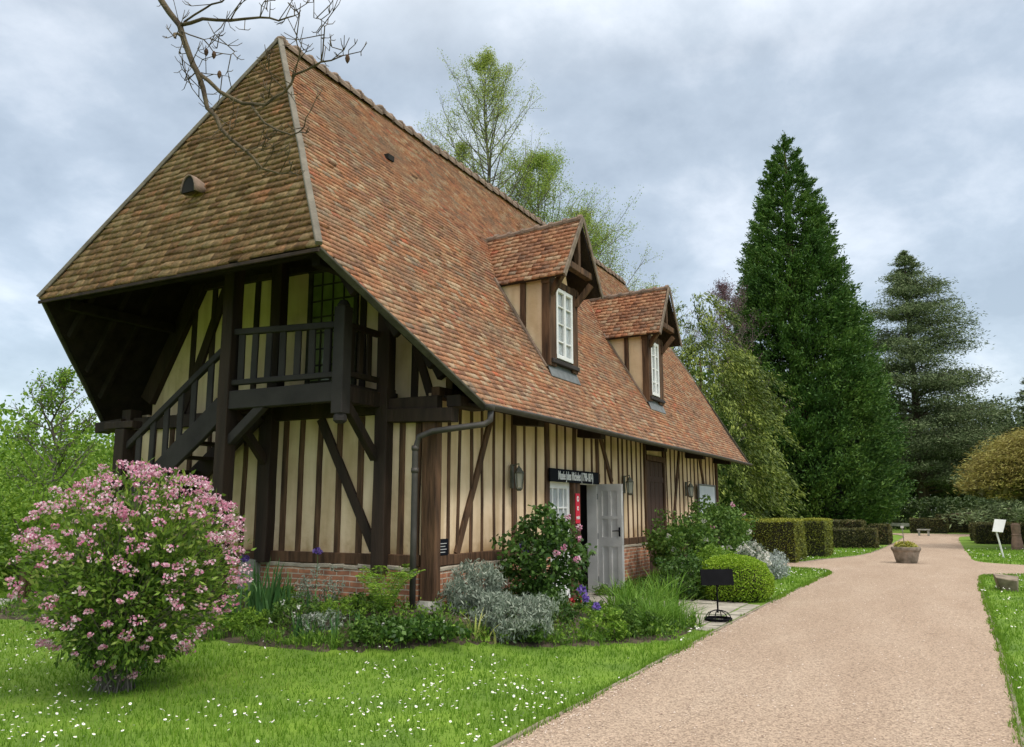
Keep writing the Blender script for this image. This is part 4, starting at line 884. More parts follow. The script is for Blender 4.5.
# pink flowering bush
def flowering_round():
    c = np.array([-3.61, .66, .97]); t = thing('flowering_bush', (-3.68, .7, 0), 'large rounded bush covered in pink blossom on the lawn before the gable', 'bush')
    def surf(n, lo=.9, hi=1.03):
        d = unit(RNG.normal(size=(n, 3))); k = 1 + .035 * np.sin(d[:, 0] * 7 + 1) * np.sin(d[:, 1] * 6) + .03 * np.sin(d[:, 2] * 9 + d[:, 0] * 5)
        p = d * k[:, None] * RNG.uniform(lo, hi, (n, 1)) * [.90, .90, .88]; low = p[:, 2] < -.15
        p[:, :2] *= np.where(p[:, 2:3] < -.2, np.clip(1 + (p[:, 2:3] + .3) * .55, .5, 1), 1); return p + c, d
    p, d = surf(560, .4, 1.0); P = np.repeat(p, 24, 0) + ball(560 * 24, .2) * .16; P = P[P[:, 2] > .08]
    D = P - c + np.array([0, 0, .3]); leafmesh('foliage', [leaves(P, .062, .025, D, .9)], LM['bushleaf'], t)
    p, d = surf(200, .1, .6); P = np.repeat(p, 12, 0) + ball(200 * 12) * .2; P = P[P[:, 2] > .1]; leafmesh('inner_foliage', [leaves(P, .08, .035)], LM['mid'], t)
    # flower heads, thick on the top and right, sparse below
    p, d = surf(2000, .93, 1.06); wgt = np.clip(.27 + .75 * (d[:, 2] > .1) * (.35 + .65 * np.clip(d[:, 2] + d[:, 0] * .25 - d[:, 1] * .35 + .2, 0, 1)) + .14 * (d[:, 1] < -.35), 0, 1) * .37
    p = p[RNG.random(2000) < wgt]; m = len(p); sz = RNG.uniform(.4, 1.1, (m, 1)) ** 1.2
    k = 26; P = np.repeat(p, k, 0) + ball(m * k, .55) * .055 * sz.repeat(k, 0) * [1.3, 1.3, .75]
    leafmesh('blossom', [leaves(P, .026, .022)], LM['pink'], t)
    pl_, _ = surf(260, .5, .95); pl_[:, 2] = pl_[:, 2] * .35 + .05; pl_[:, :2] = pl_[:, :2] * .5 + np.array([-3.66, .7]) * .5; Pl = np.repeat(pl_, 10, 0) + ball(2600) * .12; Pl = Pl[Pl[:, 2] > .03]; leafmesh('low_shoots', [leaves(Pl, .06, .02, np.tile([0, 0, 1.], (len(Pl), 1)), .8)], LM['mid'], t)
    tops, _ = surf(150, .55, .97); stems((-3.68, .7, 0), tops[:150], .008, M['greybark'], 'stems', t, .3)
    tw, _ = surf(60, .9, 1.15); 
flowering_round()

def shrub(name, label, cat, c, rad, lm, n, per, ln, wd, cr=.12, flowers=None, group=None, base=None, spread=1, D=None, stem=True, lo=.5, cat2=None):
    base = base or (c[0], c[1], float(gz(c[0], c[1]))); t = thing(name, base, label, cat, group)
    (V, F), cc = clumps(n, c, rad, cr, per, ln, wd, lo=lo, zmin=base[2] + .06, spread=spread, D=D)
    leafmesh('foliage', [(V, F)], lm, t)
    if stem:
        k = cc[RNG.choice(len(cc), min(len(cc), 26), False)]; stems(base, k, .008 if rad[2] > .3 else .004, M['greybark'], 'stems', t)
    if flowers:
        for fm, cnt, size, kk in flowers:
            d = unit(RNG.normal(size=(cnt, 3)) + [-.5, -.7, .5]); p = np.array(c) + d * np.array(rad) * RNG.uniform(.95, 1.12, (cnt, 1)); P = np.repeat(p, kk, 0) + ball(cnt * kk, .4) * size
            leafmesh('blossom', [leaves(P, size * .9, size * .65)], LM[fm], t)
    return t
def bladeclump(name, label, cat, spots, lm, h, wd, per, lean=.35, group=None, flowers=None, parent=None):
    """sword leaves fanning from the ground, each a tapering bent strip"""
    x, y = np.mean([s[0] for s in spots]), np.mean([s[1] for s in spots]); t = thing(name, (x, y, float(gz(x, y))), label, cat, group)
    V = []; F = []; o = 0; seg = 5
    for (sx, sy, sc) in spots:
        n = int(per * sc)
        for _ in range(n):
            b = np.array([sx + RNG.normal(0, .055 * sc), sy + RNG.normal(0, .055 * sc), 0]); b[2] = float(gz(b[0], b[1]))
            a = RNG.uniform(0, 6.28); d = np.array([math.cos(a), math.sin(a), 0]); H = h * sc * RNG.uniform(.55, 1.15); ln = RNG.uniform(.1, 1) * lean * 1.6; side = np.array([-d[1], d[0], 0]); side = unit(side + RNG.normal(0, .4, 3))
            for k in range(seg + 1):
                f = k / seg; p = b + d * ln * H * f ** 2 + np.array([0, 0, H * (f - .28 * ln * f ** 3)]); w_ = wd * (1 - f ** 2.2) * .5 + .0008
                V += [p - side * w_, p + side * w_]
            for k in range(seg): F.append((o + 2 * k, o + 2 * k + 1, o + 2 * k + 3, o + 2 * k + 2))
            o += 2 * seg + 2
    mesh_np('foliage', np.array(V), [np.array(F)], lm, t)
    if flowers:
        fm, pts = flowers; mb = MB(); P = []
        for (fx, fy, fz) in pts:
            mb.tube([(fx, fy, float(gz(fx, fy))), (fx + .01, fy, fz)], .004, 5); P.append(np.array([fx, fy, fz]) + ball(26, .3) * .05)
        mb.build('stems', M['stemgreen'], t); leafmesh('blossom', [leaves(np.vstack(P), .06, .045)], LM[fm], t)
    return t
M['stemgreen'] = mat('green_stem', (.10, .19, .05), (.07, .13, .035), 8, .7)
g1 = 'plants in the bed under the gable'; g2 = 'plants in the bed by the corner and door'; g3 = 'plants in the bed beyond the door'
bladeclump('iris_clump', 'tall sword-leaved iris clump between the pink bush and the pale stone pier', 'plant', [(-.95, 1.9, 1), (-1.0, 1.65, 1.1), (-.85, 1.5, .9), (-1.1, 2.1, .8)], LM['iris'], .66, .034, 30, .22, g1, ('purple', [(-.5, 2.55, .86)]))
bladeclump('iris_clump', 'small iris fan in the middle of the gable bed, one purple flower above', 'plant', [(-.75, 1.25, .8), (-.6, 1.0, .8)], LM['iris'], .45, .026, 12, .2, g1, ('purple', [(-.25, 1.55, .96)]))
bladeclump('iris_clump', 'low sword leaves at the front of the gable bed before the fern', 'plant', [(-1.25, .42, .8), (-1.35, .62, .7), (-1.3, .85, .75), (-1.1, .2, .7)], LM['iris'], .42, .028, 20, .3, g1)
shrub('grey_herb', 'thin grey-green herb against the brick plinth left of the fern', 'plant', (-.45, 1.35, .52), (.22, .35, .24), LM['silver'], 50, 14, .05, .016, .07, None, g1)
shrub('low_herb', 'loose green herb in the gable bed near the white iris', 'plant', (-1.05, 1.15, .32), (.25, .42, .16), LM['mid'], 60, 16, .05, .02, .06, [('white', 5, .03, 10)], g1)
shrub('low_herb', 'loose pale green weeds before the brick between iris and fern', 'plant', (-.75, .65, .36), (.22, .35, .12), LM['fresh'], 55, 16, .05, .018, .07, None, g1)
shrub('grey_herb', 'grey-green tuft at the foot of the sword leaves in the gable bed', 'plant', (-1.2, .65, .26), (.2, .3, .14), LM['silver'], 45, 14, .05, .014, .06, None, g1)
# fern: arching fronds with leaflets
t = thing('fern', (-.55, .25, float(gz(-.55, .25))), 'bright green fern with arching fronds beside the downpipe', 'fern', g1)
P, A, Q = [], [], MB()
for k in range(15):
    a = 2 * math.pi * k / 15 + RNG.normal(0, .15); d = np.array([math.cos(a), math.sin(a), 0]); H = RNG.uniform(.52, .74); ln = RNG.uniform(.25, .5); sd_ = np.array([-d[1], d[0], 0]); pts = []
    for i in range(26):
        f = i / 25; p = np.array([-.55, .25, .22]) + d * ln * f ** 1.4 + np.array([0, 0, H * (1.15 * f - .32 * f ** 3)]); pts.append(p)
        if f > .15:
            w_ = .13 * math.sin(math.pi * min(1, (f - .1) * 1.02)) ** .7 + .01
            for s in (-1, 1):
                for q in range(3): P.append(p + sd_ * s * w_ * (q + .5) / 3); A.append(sd_ * s + np.array([0, 0, -.1]) + d * .35)
    Q.tube(pts[::5] + [pts[-1]], .003, 4, cap=False)
Q.build('fronds', M['stemgreen'], t); leafmesh('leaflets', [leaves(np.array(P), .05, .014, np.array(A), .12)], LM['fern'], t)
shrub('geranium_mound', 'low dark green mound of lobed leaves in front of the post stone', 'plant', (-.95, -.30, .18), (.42, .62, .16), LM['dark'], 130, 20, .06, .05, .08, [('white', 6, .02, 8)], g2)
shrub('silver_shrub', 'silvery grey shrub against the brick right of the corner post', 'shrub', (.30, -.45, .46), (.46, .32, .34), LM['silver'], 230, 30, .065, .016, .09, None, g2, D=(0, 0, 1), spread=1.3)
shrub('silver_shrub', 'rounder silvery shrub spilling over the lawn edge before the rose', 'shrub', (-.08, -1.18, .29), (.50, .44, .27), LM['silver'], 250, 30, .065, .017, .09, None, g2, D=(0, 0, 1), spread=1.3)
bladeclump('variegated_iris', 'small yellow-striped iris at the lawn edge between the silvery shrubs', 'plant', [(-.62, -.98, .9), (-.55, -1.12, .7)], LM['yellow'], .36, .022, 14, .45, g2)
shrub('rose_bush', 'tall dark glossy rose bush growing in front of the doorway', 'rose bush', (1.62, -.78, .80), (.68, .50, .68), LM['dark'], 260, 20, .075, .048, .14, [('pink', 7, .045, 26), ('red', 2, .05, 30)], g2, lo=.35)
bladeclump('iris_clump', 'few purple irises between the silvery shrub and the rose', 'plant', [(1.05, -1.55, .7)], LM['iris'], .4, .024, 14, .4, g2, ('purple', [(1.0, -1.6, .42), (.95, -1.75, .33), (1.12, -1.5, .5), (1.3, -.6, 1.02), (1.25, -.65, .92)]))
bladeclump('daylily_clump', 'long strap leaves under the open door leaf', 'plant', [(2.0 + i * .24, -1.75 + .25 * math.sin(i * 2.1), RNG.uniform(.85, 1.1)) for i in range(7)] + [(1.6, -2.0, .9), (1.75, -1.8, 1)], LM['blade'], .62, .020, 46, .55, g2)
bladeclump('ornamental_grass', 'fine feathery grass mound where the bed meets the paving', 'plant', [(1.15 + RNG.uniform(0, 1.2), -2.32 + RNG.uniform(-.3, .32), RNG.uniform(.7, 1.1)) for i in range(16)], LM['blade'], .42, .007, 95, .6, g2)
bladeclump('daylily_clump', 'bright strap leaves at the foot of the brick beyond the door leaf', 'plant', [(5.1 + i * .26, -1.25 + .2 * math.sin(i * 1.7), 1) for i in range(8)], LM['blade'], .55, .02, 40, .5, g3)
shrub('rose_bush', 'bushy rose with white flowers below the boarded door', 'rose bush', (7.6, -.95, .70), (1.0, .65, .62), LM['mid'], 280, 26, .075, .045, .15, [('white', 9, .05, 26)], g3)
shrub('rose_bush', 'taller loose rose under the pale display panel', 'rose bush', (10.7, -.85, .88), (1.45, .62, .72), LM['mid'], 330, 26, .08, .048, .16, [('white', 8, .06, 26), ('pink', 3, .06, 24)], g3)
shrub('leafy_plant', 'dark leafy plant behind the blank display stand', 'plant', (5.3, -1.6, .36), (.60, .42, .36), LM['dark'], 170, 24, .065, .03, .11, None, g3)
shrub('leafy_plant', 'light green loose plant between the roses and the box bush', 'plant', (6.9, -1.75, .42), (.65, .42, .36), LM['fresh'], 170, 24, .07, .022, .12, None, g3)
shrub('white_flowers', 'clump of white flowers behind the clipped box bush', 'plant', (8.7, -2.0, .40), (.6, .32, .36), LM['silver'], 110, 20, .05, .02, .10, [('white', 34, .055, 22)], g3)
shrub('silver_plant', 'pale silver leafy plant right of the white flowers', 'plant', (10.0, -2.2, .26), (.36, .24, .26), leafmat('pale_silver', [(0, (.28, .33, .30)), (1, (.58, .62, .58))], .2), 110, 24, .08, .02, .11, None, g3, D=(0, 0, 1), spread=1.1)

# soft grassy tufts and small leafy plants along the edge where bed and lawn meet
edge = smooth([(-1.62, 2.4), (-1.6, 1.3), (-1.52, .3), (-1.27, -.5), (-.6, -1.18), (.02, -1.68), (.57, -2.3)], 2); ep = np.array(edge); sg = np.r_[0, np.cumsum(np.linalg.norm(np.diff(ep, axis=0), axis=1))]
def along(n, inset=.14):
    s_ = np.linspace(.02, sg[-1] - .02, n) + RNG.normal(0, .04, n); x = np.interp(s_, sg, ep[:, 0]); y = np.interp(s_, sg, ep[:, 1]); return x + RNG.uniform(.02, inset * 2, n) * .8, y + RNG.uniform(.0, inset * 2, n) * .5
ax_, ay_ = along(34); bladeclump('edging_grass', 'ragged line of fine grass tufts where the bed meets the lawn', 'plant', [(a, b, RNG.uniform(.5, 1.15)) for a, b in zip(ax_, ay_)], LM['blade'], .20, .006, 70, .7, g1)
for k, (cx, cy, lab, mt, hh) in enumerate(((-1.25, 1.75, 'small pale leafy plant at the left end of the gable bed edge', 'fresh', .13), (-1.28, -.05, 'small leafy plant before the low green mound', 'mid', .13), (-.15, -1.35, 'little green plant tucked under the rounder silvery shrub', 'mid', .14), (.62, -1.95, 'bushy green plant between the iris flowers and the lawn', 'fresh', .18), (.95, -2.2, 'leafy plant beside the feathery grass mound', 'mid', .2), (.75, -1.25, 'green leafy plant behind the few purple irises', 'dark', .24), (-.3, .75, 'leafy plant against the brick behind the fern', 'mid', .09), (-.2, 2.15, 'green leafy plant against the brick by the pale pier', 'fresh', .09))):
    shrub('leafy_plant', lab, 'plant', (cx, cy, float(gz(cx, cy)) + hh), (.24, .3, hh), LM[mt], 70, 18, .05, .022, .06, None, g1, stem=False)
# low weeds and young leaves covering the bare soil of the beds
def cover(poly, n, lm, ln, wd, h, thr):
    x = RNG.uniform(poly[:, 0].min(), poly[:, 0].max(), n); y = RNG.uniform(poly[:, 1].min(), poly[:, 1].max(), n)
    k = inpoly(x, y, poly) & ((np.sin(x * 3.1 + 1) * np.sin(y * 2.7) + .6 * np.sin(x * 7 + y * 5) + RNG.normal(0, .5, n)) > thr); x, y = x[k], y[k]
    P = np.repeat(np.stack([x, y, gz(x, y) + .03], 1), 9, 0) + ball(len(x) * 9) * .07; P[:, 2] = np.maximum(P[:, 2], gz(P[:, 0], P[:, 1]) + .02) + RNG.random(len(P)) * h
    return leaves(P, ln, wd, np.tile([0, 0, 1.], (len(P), 1)), 1.6)
for pl_ in (BEDP, BED2P):
    tag(leafmesh('ground_cover', [cover(pl_, 3400, None, .065, .017, .12, -.25), ], LM['mid']), kind='stuff')
    tag(leafmesh('ground_cover', [cover(pl_, 3000, None, .05, .024, .09, -.2)], LM['fresh']), kind='stuff')

# ---------------------------------------------------------------- lawn grass and daisies
def grassmask(x, y):
    m = ~inpoly(x, y, PATH) & ~inpoly(x, y, BEDP) & ~inpoly(x, y, BED2P)
    m &= ~((x > -.05) & (y > -.05) & (y < 5.75) & (x < LX)); m &= ~((x > 1.9) & (x < 5.3) & (y > -2.93) & (y < 0)); return m
def scatter(n, bias):
    # spread over the lawns round the camera's standing place, thinning with distance
    r = 1.2 + RNG.random(n) ** bias * 34; a = RNG.uniform(-math.pi * .62, math.pi * .62, n) + .48
    x, y = -8.42 + r * np.cos(a), -5.54 + r * np.sin(a); k = grassmask(x, y); return x[k], y[k], r[k]
x, y, r = scatter(900000, 1.45)
for line, s in ((Ledge, 1), (Rnear, 1)):
    ep2 = np.array(line); sg2 = np.r_[0, np.cumsum(np.linalg.norm(np.diff(ep2, axis=0), axis=1))]; q = RNG.random(16000) * sg2[-1]; clm = np.sin(q * 5.3) + np.sin(q * 13.1 + 1) + np.sin(q * 2.2)
    ex = np.interp(q, sg2, ep2[:, 0]) + RNG.normal(0, .03, len(q)); ey = np.interp(q, sg2, ep2[:, 1]) + (RNG.normal(.012, .024, len(q)) + .010 * clm) * (1 if line is Ledge else -1)
    k = (ex > -8) & (ex < 14) & ~((ex > 1.95) & (ex < 5.3) & (ey > -4) & (ey < 0)); x = np.r_[x, ex[k]]; y = np.r_[y, ey[k]]; r = np.r_[r, np.hypot(ex[k] + 8.42, ey[k] + 5.54)]
n = len(x); z = gz(x, y); hb = (RNG.uniform(.022, .06, n) + .012 * np.sin(x * 2.1 + 1) * np.sin(y * 1.7)) * (1 + r * .006); wb = .0020 + r * .0005
a = RNG.uniform(0, 6.28, n); ln = RNG.uniform(0, .035, n); b = RNG.uniform(0, 6.28, n)
B = np.stack([x, y, z - .004], 1); S = np.stack([np.cos(a), np.sin(a), 0 * a], 1) * wb[:, None]; T = B + np.stack([np.cos(b) * ln, np.sin(b) * ln, hb], 1)
gm = leafmat('grass_blade', [(0, (.08, .175, .015)), (.45, (.15, .285, .022)), (.8, (.23, .38, .04)), (1, (.38, .38, .12))], .35, .6, .35, .8)
tag(mesh_np('grass', np.stack([B - S, B + S, T], 1).reshape(-1, 3), [np.arange(3 * n).reshape(n, 3)], gm), kind='stuff')
x, y, r = scatter(95000, 1.0); k = (np.sin(x * 1.3 + 2) * np.sin(y * 1.1 + 1) + .5 * np.sin(x * 3.7) * np.sin(y * 4.1 + 2) + RNG.normal(0, .45, len(x))) > .25
x, y, r = x[k], y[k], r[k]; n = len(x); z = gz(x, y) + RNG.uniform(.045, .075, n); c = np.stack([x, y, z], 1); rad = RNG.uniform(.0055, .0100, n) * (1 + r * .03)
tl = RNG.normal(0, .35, (n, 2)); V = []; 
ang = np.arange(6) * math.pi / 3
ring = np.stack([c + np.stack([np.cos(q) * rad, np.sin(q) * rad, (np.cos(q) * tl[:, 0] + np.sin(q) * tl[:, 1]) * rad], 1) for q in ang], 1).reshape(-1, 3)
dm = mat('daisy_white', (.82, .82, .80), (.74, .74, .72), 5, .7)
ctr = c + [0, 0, .0015]; ring2 = np.stack([ctr + np.stack([np.cos(q) * rad * .32, np.sin(q) * rad * .32, .001 + (np.cos(q) * tl[:, 0] + np.sin(q) * tl[:, 1]) * rad * .32], 1) for q in ang], 1).reshape(-1, 3)
mi = np.concatenate([np.zeros(n), np.ones(n)])
tag(mesh_np('daisies', np.vstack([ring, ring2]), [np.arange(12 * n).reshape(2 * n, 6)], [dm, mat('daisy_yellow', (.7, .45, .03), None, 5, .7)], mi=mi), kind='stuff')

# fallen petals and gravel crumbs on the path edge
x = RNG.uniform(-7, 14, 9000); y = np.where(RNG.random(9000) < .5, -2.93 + -abs(RNG.normal(0, .10, 9000)), RNG.uniform(-6, -2.9, 9000)); k = inpoly(x, y, PATH); x, y = x[k], y[k]
P = np.stack([x, y, np.full(len(x), .008)], 1); s_ = RNG.uniform(.004, .011, len(x))
V = np.stack([P + np.stack([np.cos(q) * s_, np.sin(q) * s_, (0 if k_ else 1) * s_ * .6], 1) for k_, q in ((1, RNG.uniform(0, 1, len(x))), (1, 2.1), (1, 4.2), (0, 0))], 1).reshape(-1, 3)
i = np.arange(len(x))[:, None] * 4; Fp = np.vstack([i + [0, 1, 3], i + [1, 2, 3], i + [2, 0, 3]])
tag(mesh_np('path_gravel', V, [Fp], leafmat('gravel_crumb', [(0, (.22, .15, .11)), (.6, (.45, .33, .25)), (1, (.65, .56, .48))], 0, .9)), kind='stuff')

# ---------------------------------------------------------------- trees
def foliage_at(P, per, cr, ln, wd, D=None, spread=1., sq=1.):
    P = np.array(P); Q = np.repeat(P, per, 0) + ball(len(P) * per) * cr * [1, 1, sq]
    return leaves(Q, ln, wd, None if D is None else np.repeat(D, per, 0), spread)
# giant sequoia: dense dark cone of up-curled sprays
def sequoia(x0, y0):
    t = thing('giant_conifer', (x0, y0, 0), 'very tall dense dark green conical conifer towering over the hedges', 'conifer')
    H = 29.4; MB().tube([(x0, y0, 0), (x0, y0, 1.5), (x0, y0, 8), (x0, y0, 20), (x0, y0, 29)], [1.2, .85, .6, .3, .04], 12).build('trunk', M['redbark'], t)
    zt_ = np.array([0, 1, 3, 6, 10, 14, 18.5, 22, 25, 27.3, 28.6, 29.4]); rt_ = np.array([5.0, 5.8, 6.2, 6.0, 5.3, 4.5, 3.4, 2.5, 1.65, .85, .4, .05])
    n = 1900; z = H * (1 - np.sqrt(RNG.random(n))) ** .80; R0 = np.interp(z, zt_, rt_); a = RNG.uniform(0, 6.283, n)
    lob = 1 + .035 * np.sin(a * 5 + z * .7) + .04 * np.sin(a * 9 - z * 1.3) + .03 * np.sin(z * 3.1 + a * 2)
    rr = R0 * lob * RNG.uniform(.5, .92, n) ** .5; c = np.stack([x0 + rr * np.cos(a), y0 + rr * np.sin(a), z + .3], 1); od = np.stack([np.cos(a), np.sin(a), .55 + 0 * a], 1)
    cr = np.clip(.24 + .095 * R0, .22, .9); per = 110
    # each spray droops then turns up at the tip: leaves strung along its length
    f = RNG.random((n, per)); off = RNG.normal(0, 1, (n, per, 3)) * (cr[:, None, None] * .27) * [1, 1, .6]
    ax = np.stack([np.cos(a), np.sin(a), 0 * a], 1)[:, None, :] * ((f - .35) * 2.0 * cr[:, None])[..., None]; ax[..., 2] += (f ** 2 - .35) * cr[:, None] * 1.1
    P = (c[:, None, :] + ax + off).reshape(-1, 3); P[:, 2] = np.maximum(P[:, 2], .15)
    leafmesh('crown', [leaves(P, .27, .09, np.repeat(od, per, 0), .8)], leafmat('sequoia_needles', [(0, (.022, .060, .012)), (.45, (.062, .135, .026)), (.8, (.13, .22, .04)), (1, (.20, .30, .06))], .12, .6, .45, .45), t)
    # short dense sprays that close the surface of the cone
    n3 = 9500; z = H * (1 - np.sqrt(RNG.random(n3))) ** .72; a = RNG.uniform(0, 6.283, n3); R3 = np.interp(z, zt_, rt_) * (1 + .05 * np.sin(a * 6 + z * 1.4) + .05 * np.sin(a * 11 - z * 2.1)) * RNG.uniform(.74, .97, n3)
    c3 = np.stack([x0 + R3 * np.cos(a), y0 + R3 * np.sin(a), z + .1], 1); P3 = np.repeat(c3, 7, 0) + ball(n3 * 7) * .26; o3 = np.repeat(np.stack([np.cos(a), np.sin(a), .5 + 0 * a], 1), 7, 0); P3[:, 2] = np.maximum(P3[:, 2], .1)
    leafmesh('short_sprays', [leaves(P3, .22, .085, o3, .9)], bpy.data.materials['sequoia_needles'], t)
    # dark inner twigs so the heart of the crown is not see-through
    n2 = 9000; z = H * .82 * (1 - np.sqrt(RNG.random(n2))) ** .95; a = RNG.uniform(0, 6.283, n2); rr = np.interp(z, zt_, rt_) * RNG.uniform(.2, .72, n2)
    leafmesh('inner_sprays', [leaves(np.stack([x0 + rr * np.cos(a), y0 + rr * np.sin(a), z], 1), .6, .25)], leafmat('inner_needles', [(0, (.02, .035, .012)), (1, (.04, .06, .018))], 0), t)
sequoia(52.0, 3.1)
def cedar(name, label, x0, y0, H, prof, nb, lm, lean=0, pl=.62, seed=1, per=24):
    t = thing(name, (x0, y0, 0), label, 'cedar tree'); rg = np.random.default_rng(seed)
    MB().tube([(x0, y0, 0), (x0 + .1, y0, H * .3), (x0, y0 + .1, H * .7), (x0, y0, H)], [.55, .42, .2, .03], 10).build('trunk', M['bark'], t)
    lm_b = MB(); P = []; D = []; SP = []
    for k in range(nb):
        f = (k + rg.random()) / nb; z = H * (.10 + .89 * f); Rm = float(np.interp(z / H, [p[0] for p in prof], [p[1] for p in prof])) * rg.uniform(.62, 1.08); a = rg.uniform(0, 6.283) ; up = rg.uniform(.10, .35) + .8 * f ** 2
        d = np.array([math.cos(a), math.sin(a), 0]); pts = []
        for i in range(7):
            g = i / 6; pts.append(np.array([x0, y0, z]) + d * Rm * g + np.array([0, 0, Rm * up * (g - .62 * g * g)]) + rg.normal(0, .05 * Rm * .3, 3) * g)
        lm_b.tube(pts, np.linspace(.10 * (1.2 - f), .015, 7), 5, cap=False)
        sd_ = np.array([-d[1], d[0], 0]); m = int(3 + Rm * 5.2)
        for i in range(m):
            g = rg.uniform(.22, 1.03); j = min(5, int(g * 6)); q = pts[j] + (pts[j + 1] - pts[j]) * (g * 6 - j); s = rg.normal(0, .26) * Rm * (.35 + .5 * g) * .75
            SP.append(min(1, .22 + Rm / 6)); P.append(q + sd_ * s + np.array([0, 0, -abs(s) * .12 + .04])); D.append(d + sd_ * np.sign(s) * .8)
    lm_b.build('limbs', M['bark'], t)
    P = np.array(P); D = np.array(D); n = len(P); Q = np.repeat(P, per, 0) + RNG.normal(0, 1, (n * per, 3)) * [pl, pl, .22] * np.repeat(np.array(SP), per)[:, None]
    leafmesh('crown', [leaves(Q, .30, .075, np.repeat(D, per, 0), 1.0)], lm, t)
cbl = leafmat('cedar_needles', [(0, (.045, .07, .028)), (.5, (.13, .175, .075)), (1, (.25, .30, .14))], .15, .7, .2, .3)
cedar('blue_cedar', 'tall open cedar with level blue-green branches right of the giant conifer', 76.5, -3.9, 26.2, [(0, 8.5), (.12, 9.0), (.3, 8.4), (.5, 7.4), (.68, 5.2), (.8, 3.4), (.92, 1.5), (1, .2)], 190, cbl, pl=.55, seed=3, per=26)
cedar('blue_cedar', 'smaller cedar partly behind the golden tree at the right edge', 66, -12.8, 12.8, [(0, 5.5), (.3, 5.0), (.6, 3.2), (.85, 1.2), (1, .2)], 80, cbl, pl=.45, seed=5, per=26)
cedar('blue_cedar', 'low spreading blue-green conifer behind the long dark hedge', 46, -10.6, 5.2, [(0, 5.0), (.5, 4.6), (1, 1.0)], 46, cbl, pl=.4, seed=8, per=34)
# yellow-green weeping cypress just beyond the house
def cypress(name, label, x0, y0, H, Rr, n, lm, zmin=.2):
    t = thing(name, (x0, y0, 0), label, 'conifer'); MB().tube([(x0, y0, 0), (x0, y0, H * .5), (x0 + .1, y0, H * .72)], [.35, .2, .02], 9).build('trunk', M['redbark'], t)
    z = zmin + (H - zmin) * (1 - np.sqrt(RNG.random(n))) ** .72; f = z / H; R0 = Rr * np.interp(f, [0, .15, .4, .6, .8, .93, 1], [.92, 1, .98, .84, .52, .26, .05]); a = RNG.uniform(0, 6.283, n)
    rr = R0 * (1 + .13 * np.sin(a * 4 + z * 1.1) + .08 * np.sin(a * 7 - z * 2)) * RNG.uniform(.45, 1.05, n) ** .6; c = np.stack([x0 + rr * np.cos(a), y0 + rr * np.sin(a), z], 1); per = 95; s = RNG.uniform(.7, 1.5, n)
    g = RNG.random((n, per)); o = np.stack([np.cos(a), np.sin(a), 0 * a], 1)[:, None, :] * (g * s[:, None])[..., None] * 1.0; o[..., 2] += (.18 - .95 * g ** 1.7) * s[:, None]
    P = (c[:, None, :] + o + RNG.normal(0, .13, (n, per, 3)) * [1, 1, .6]).reshape(-1, 3); D = np.stack([np.cos(a), np.sin(a), -1.0 + 0 * a], 1); P[:, 2] = np.maximum(P[:, 2], .1)
    leafmesh('crown', [leaves(P, .19, .06, np.repeat(D, per, 0), .7)], lm, t)
    n2 = 2200; z = H * .72 * (1 - np.sqrt(RNG.random(n2))); a = RNG.uniform(0, 6.283, n2); rr = Rr * np.interp(z / H, [0, .4, .8, 1], [.6, .6, .3, 0]) * RNG.random(n2)
    leafmesh('inner_sprays', [leaves(np.stack([x0 + rr * np.cos(a), y0 + rr * np.sin(a), z + .1], 1), .4, .2)], LM['mid'], t)
cyl = leafmat('golden_cypress_spray', [(0, (.025, .05, .010)), (.4, (.09, .13, .022)), (.75, (.22, .27, .045)), (1, (.42, .44, .10))], .12, .6, .5, .9)
cypress('weeping_cypress', 'yellow-green drooping conifer just beyond the far end of the house', 26.4, 3.5, 11.0, 2.75, 520, cyl)
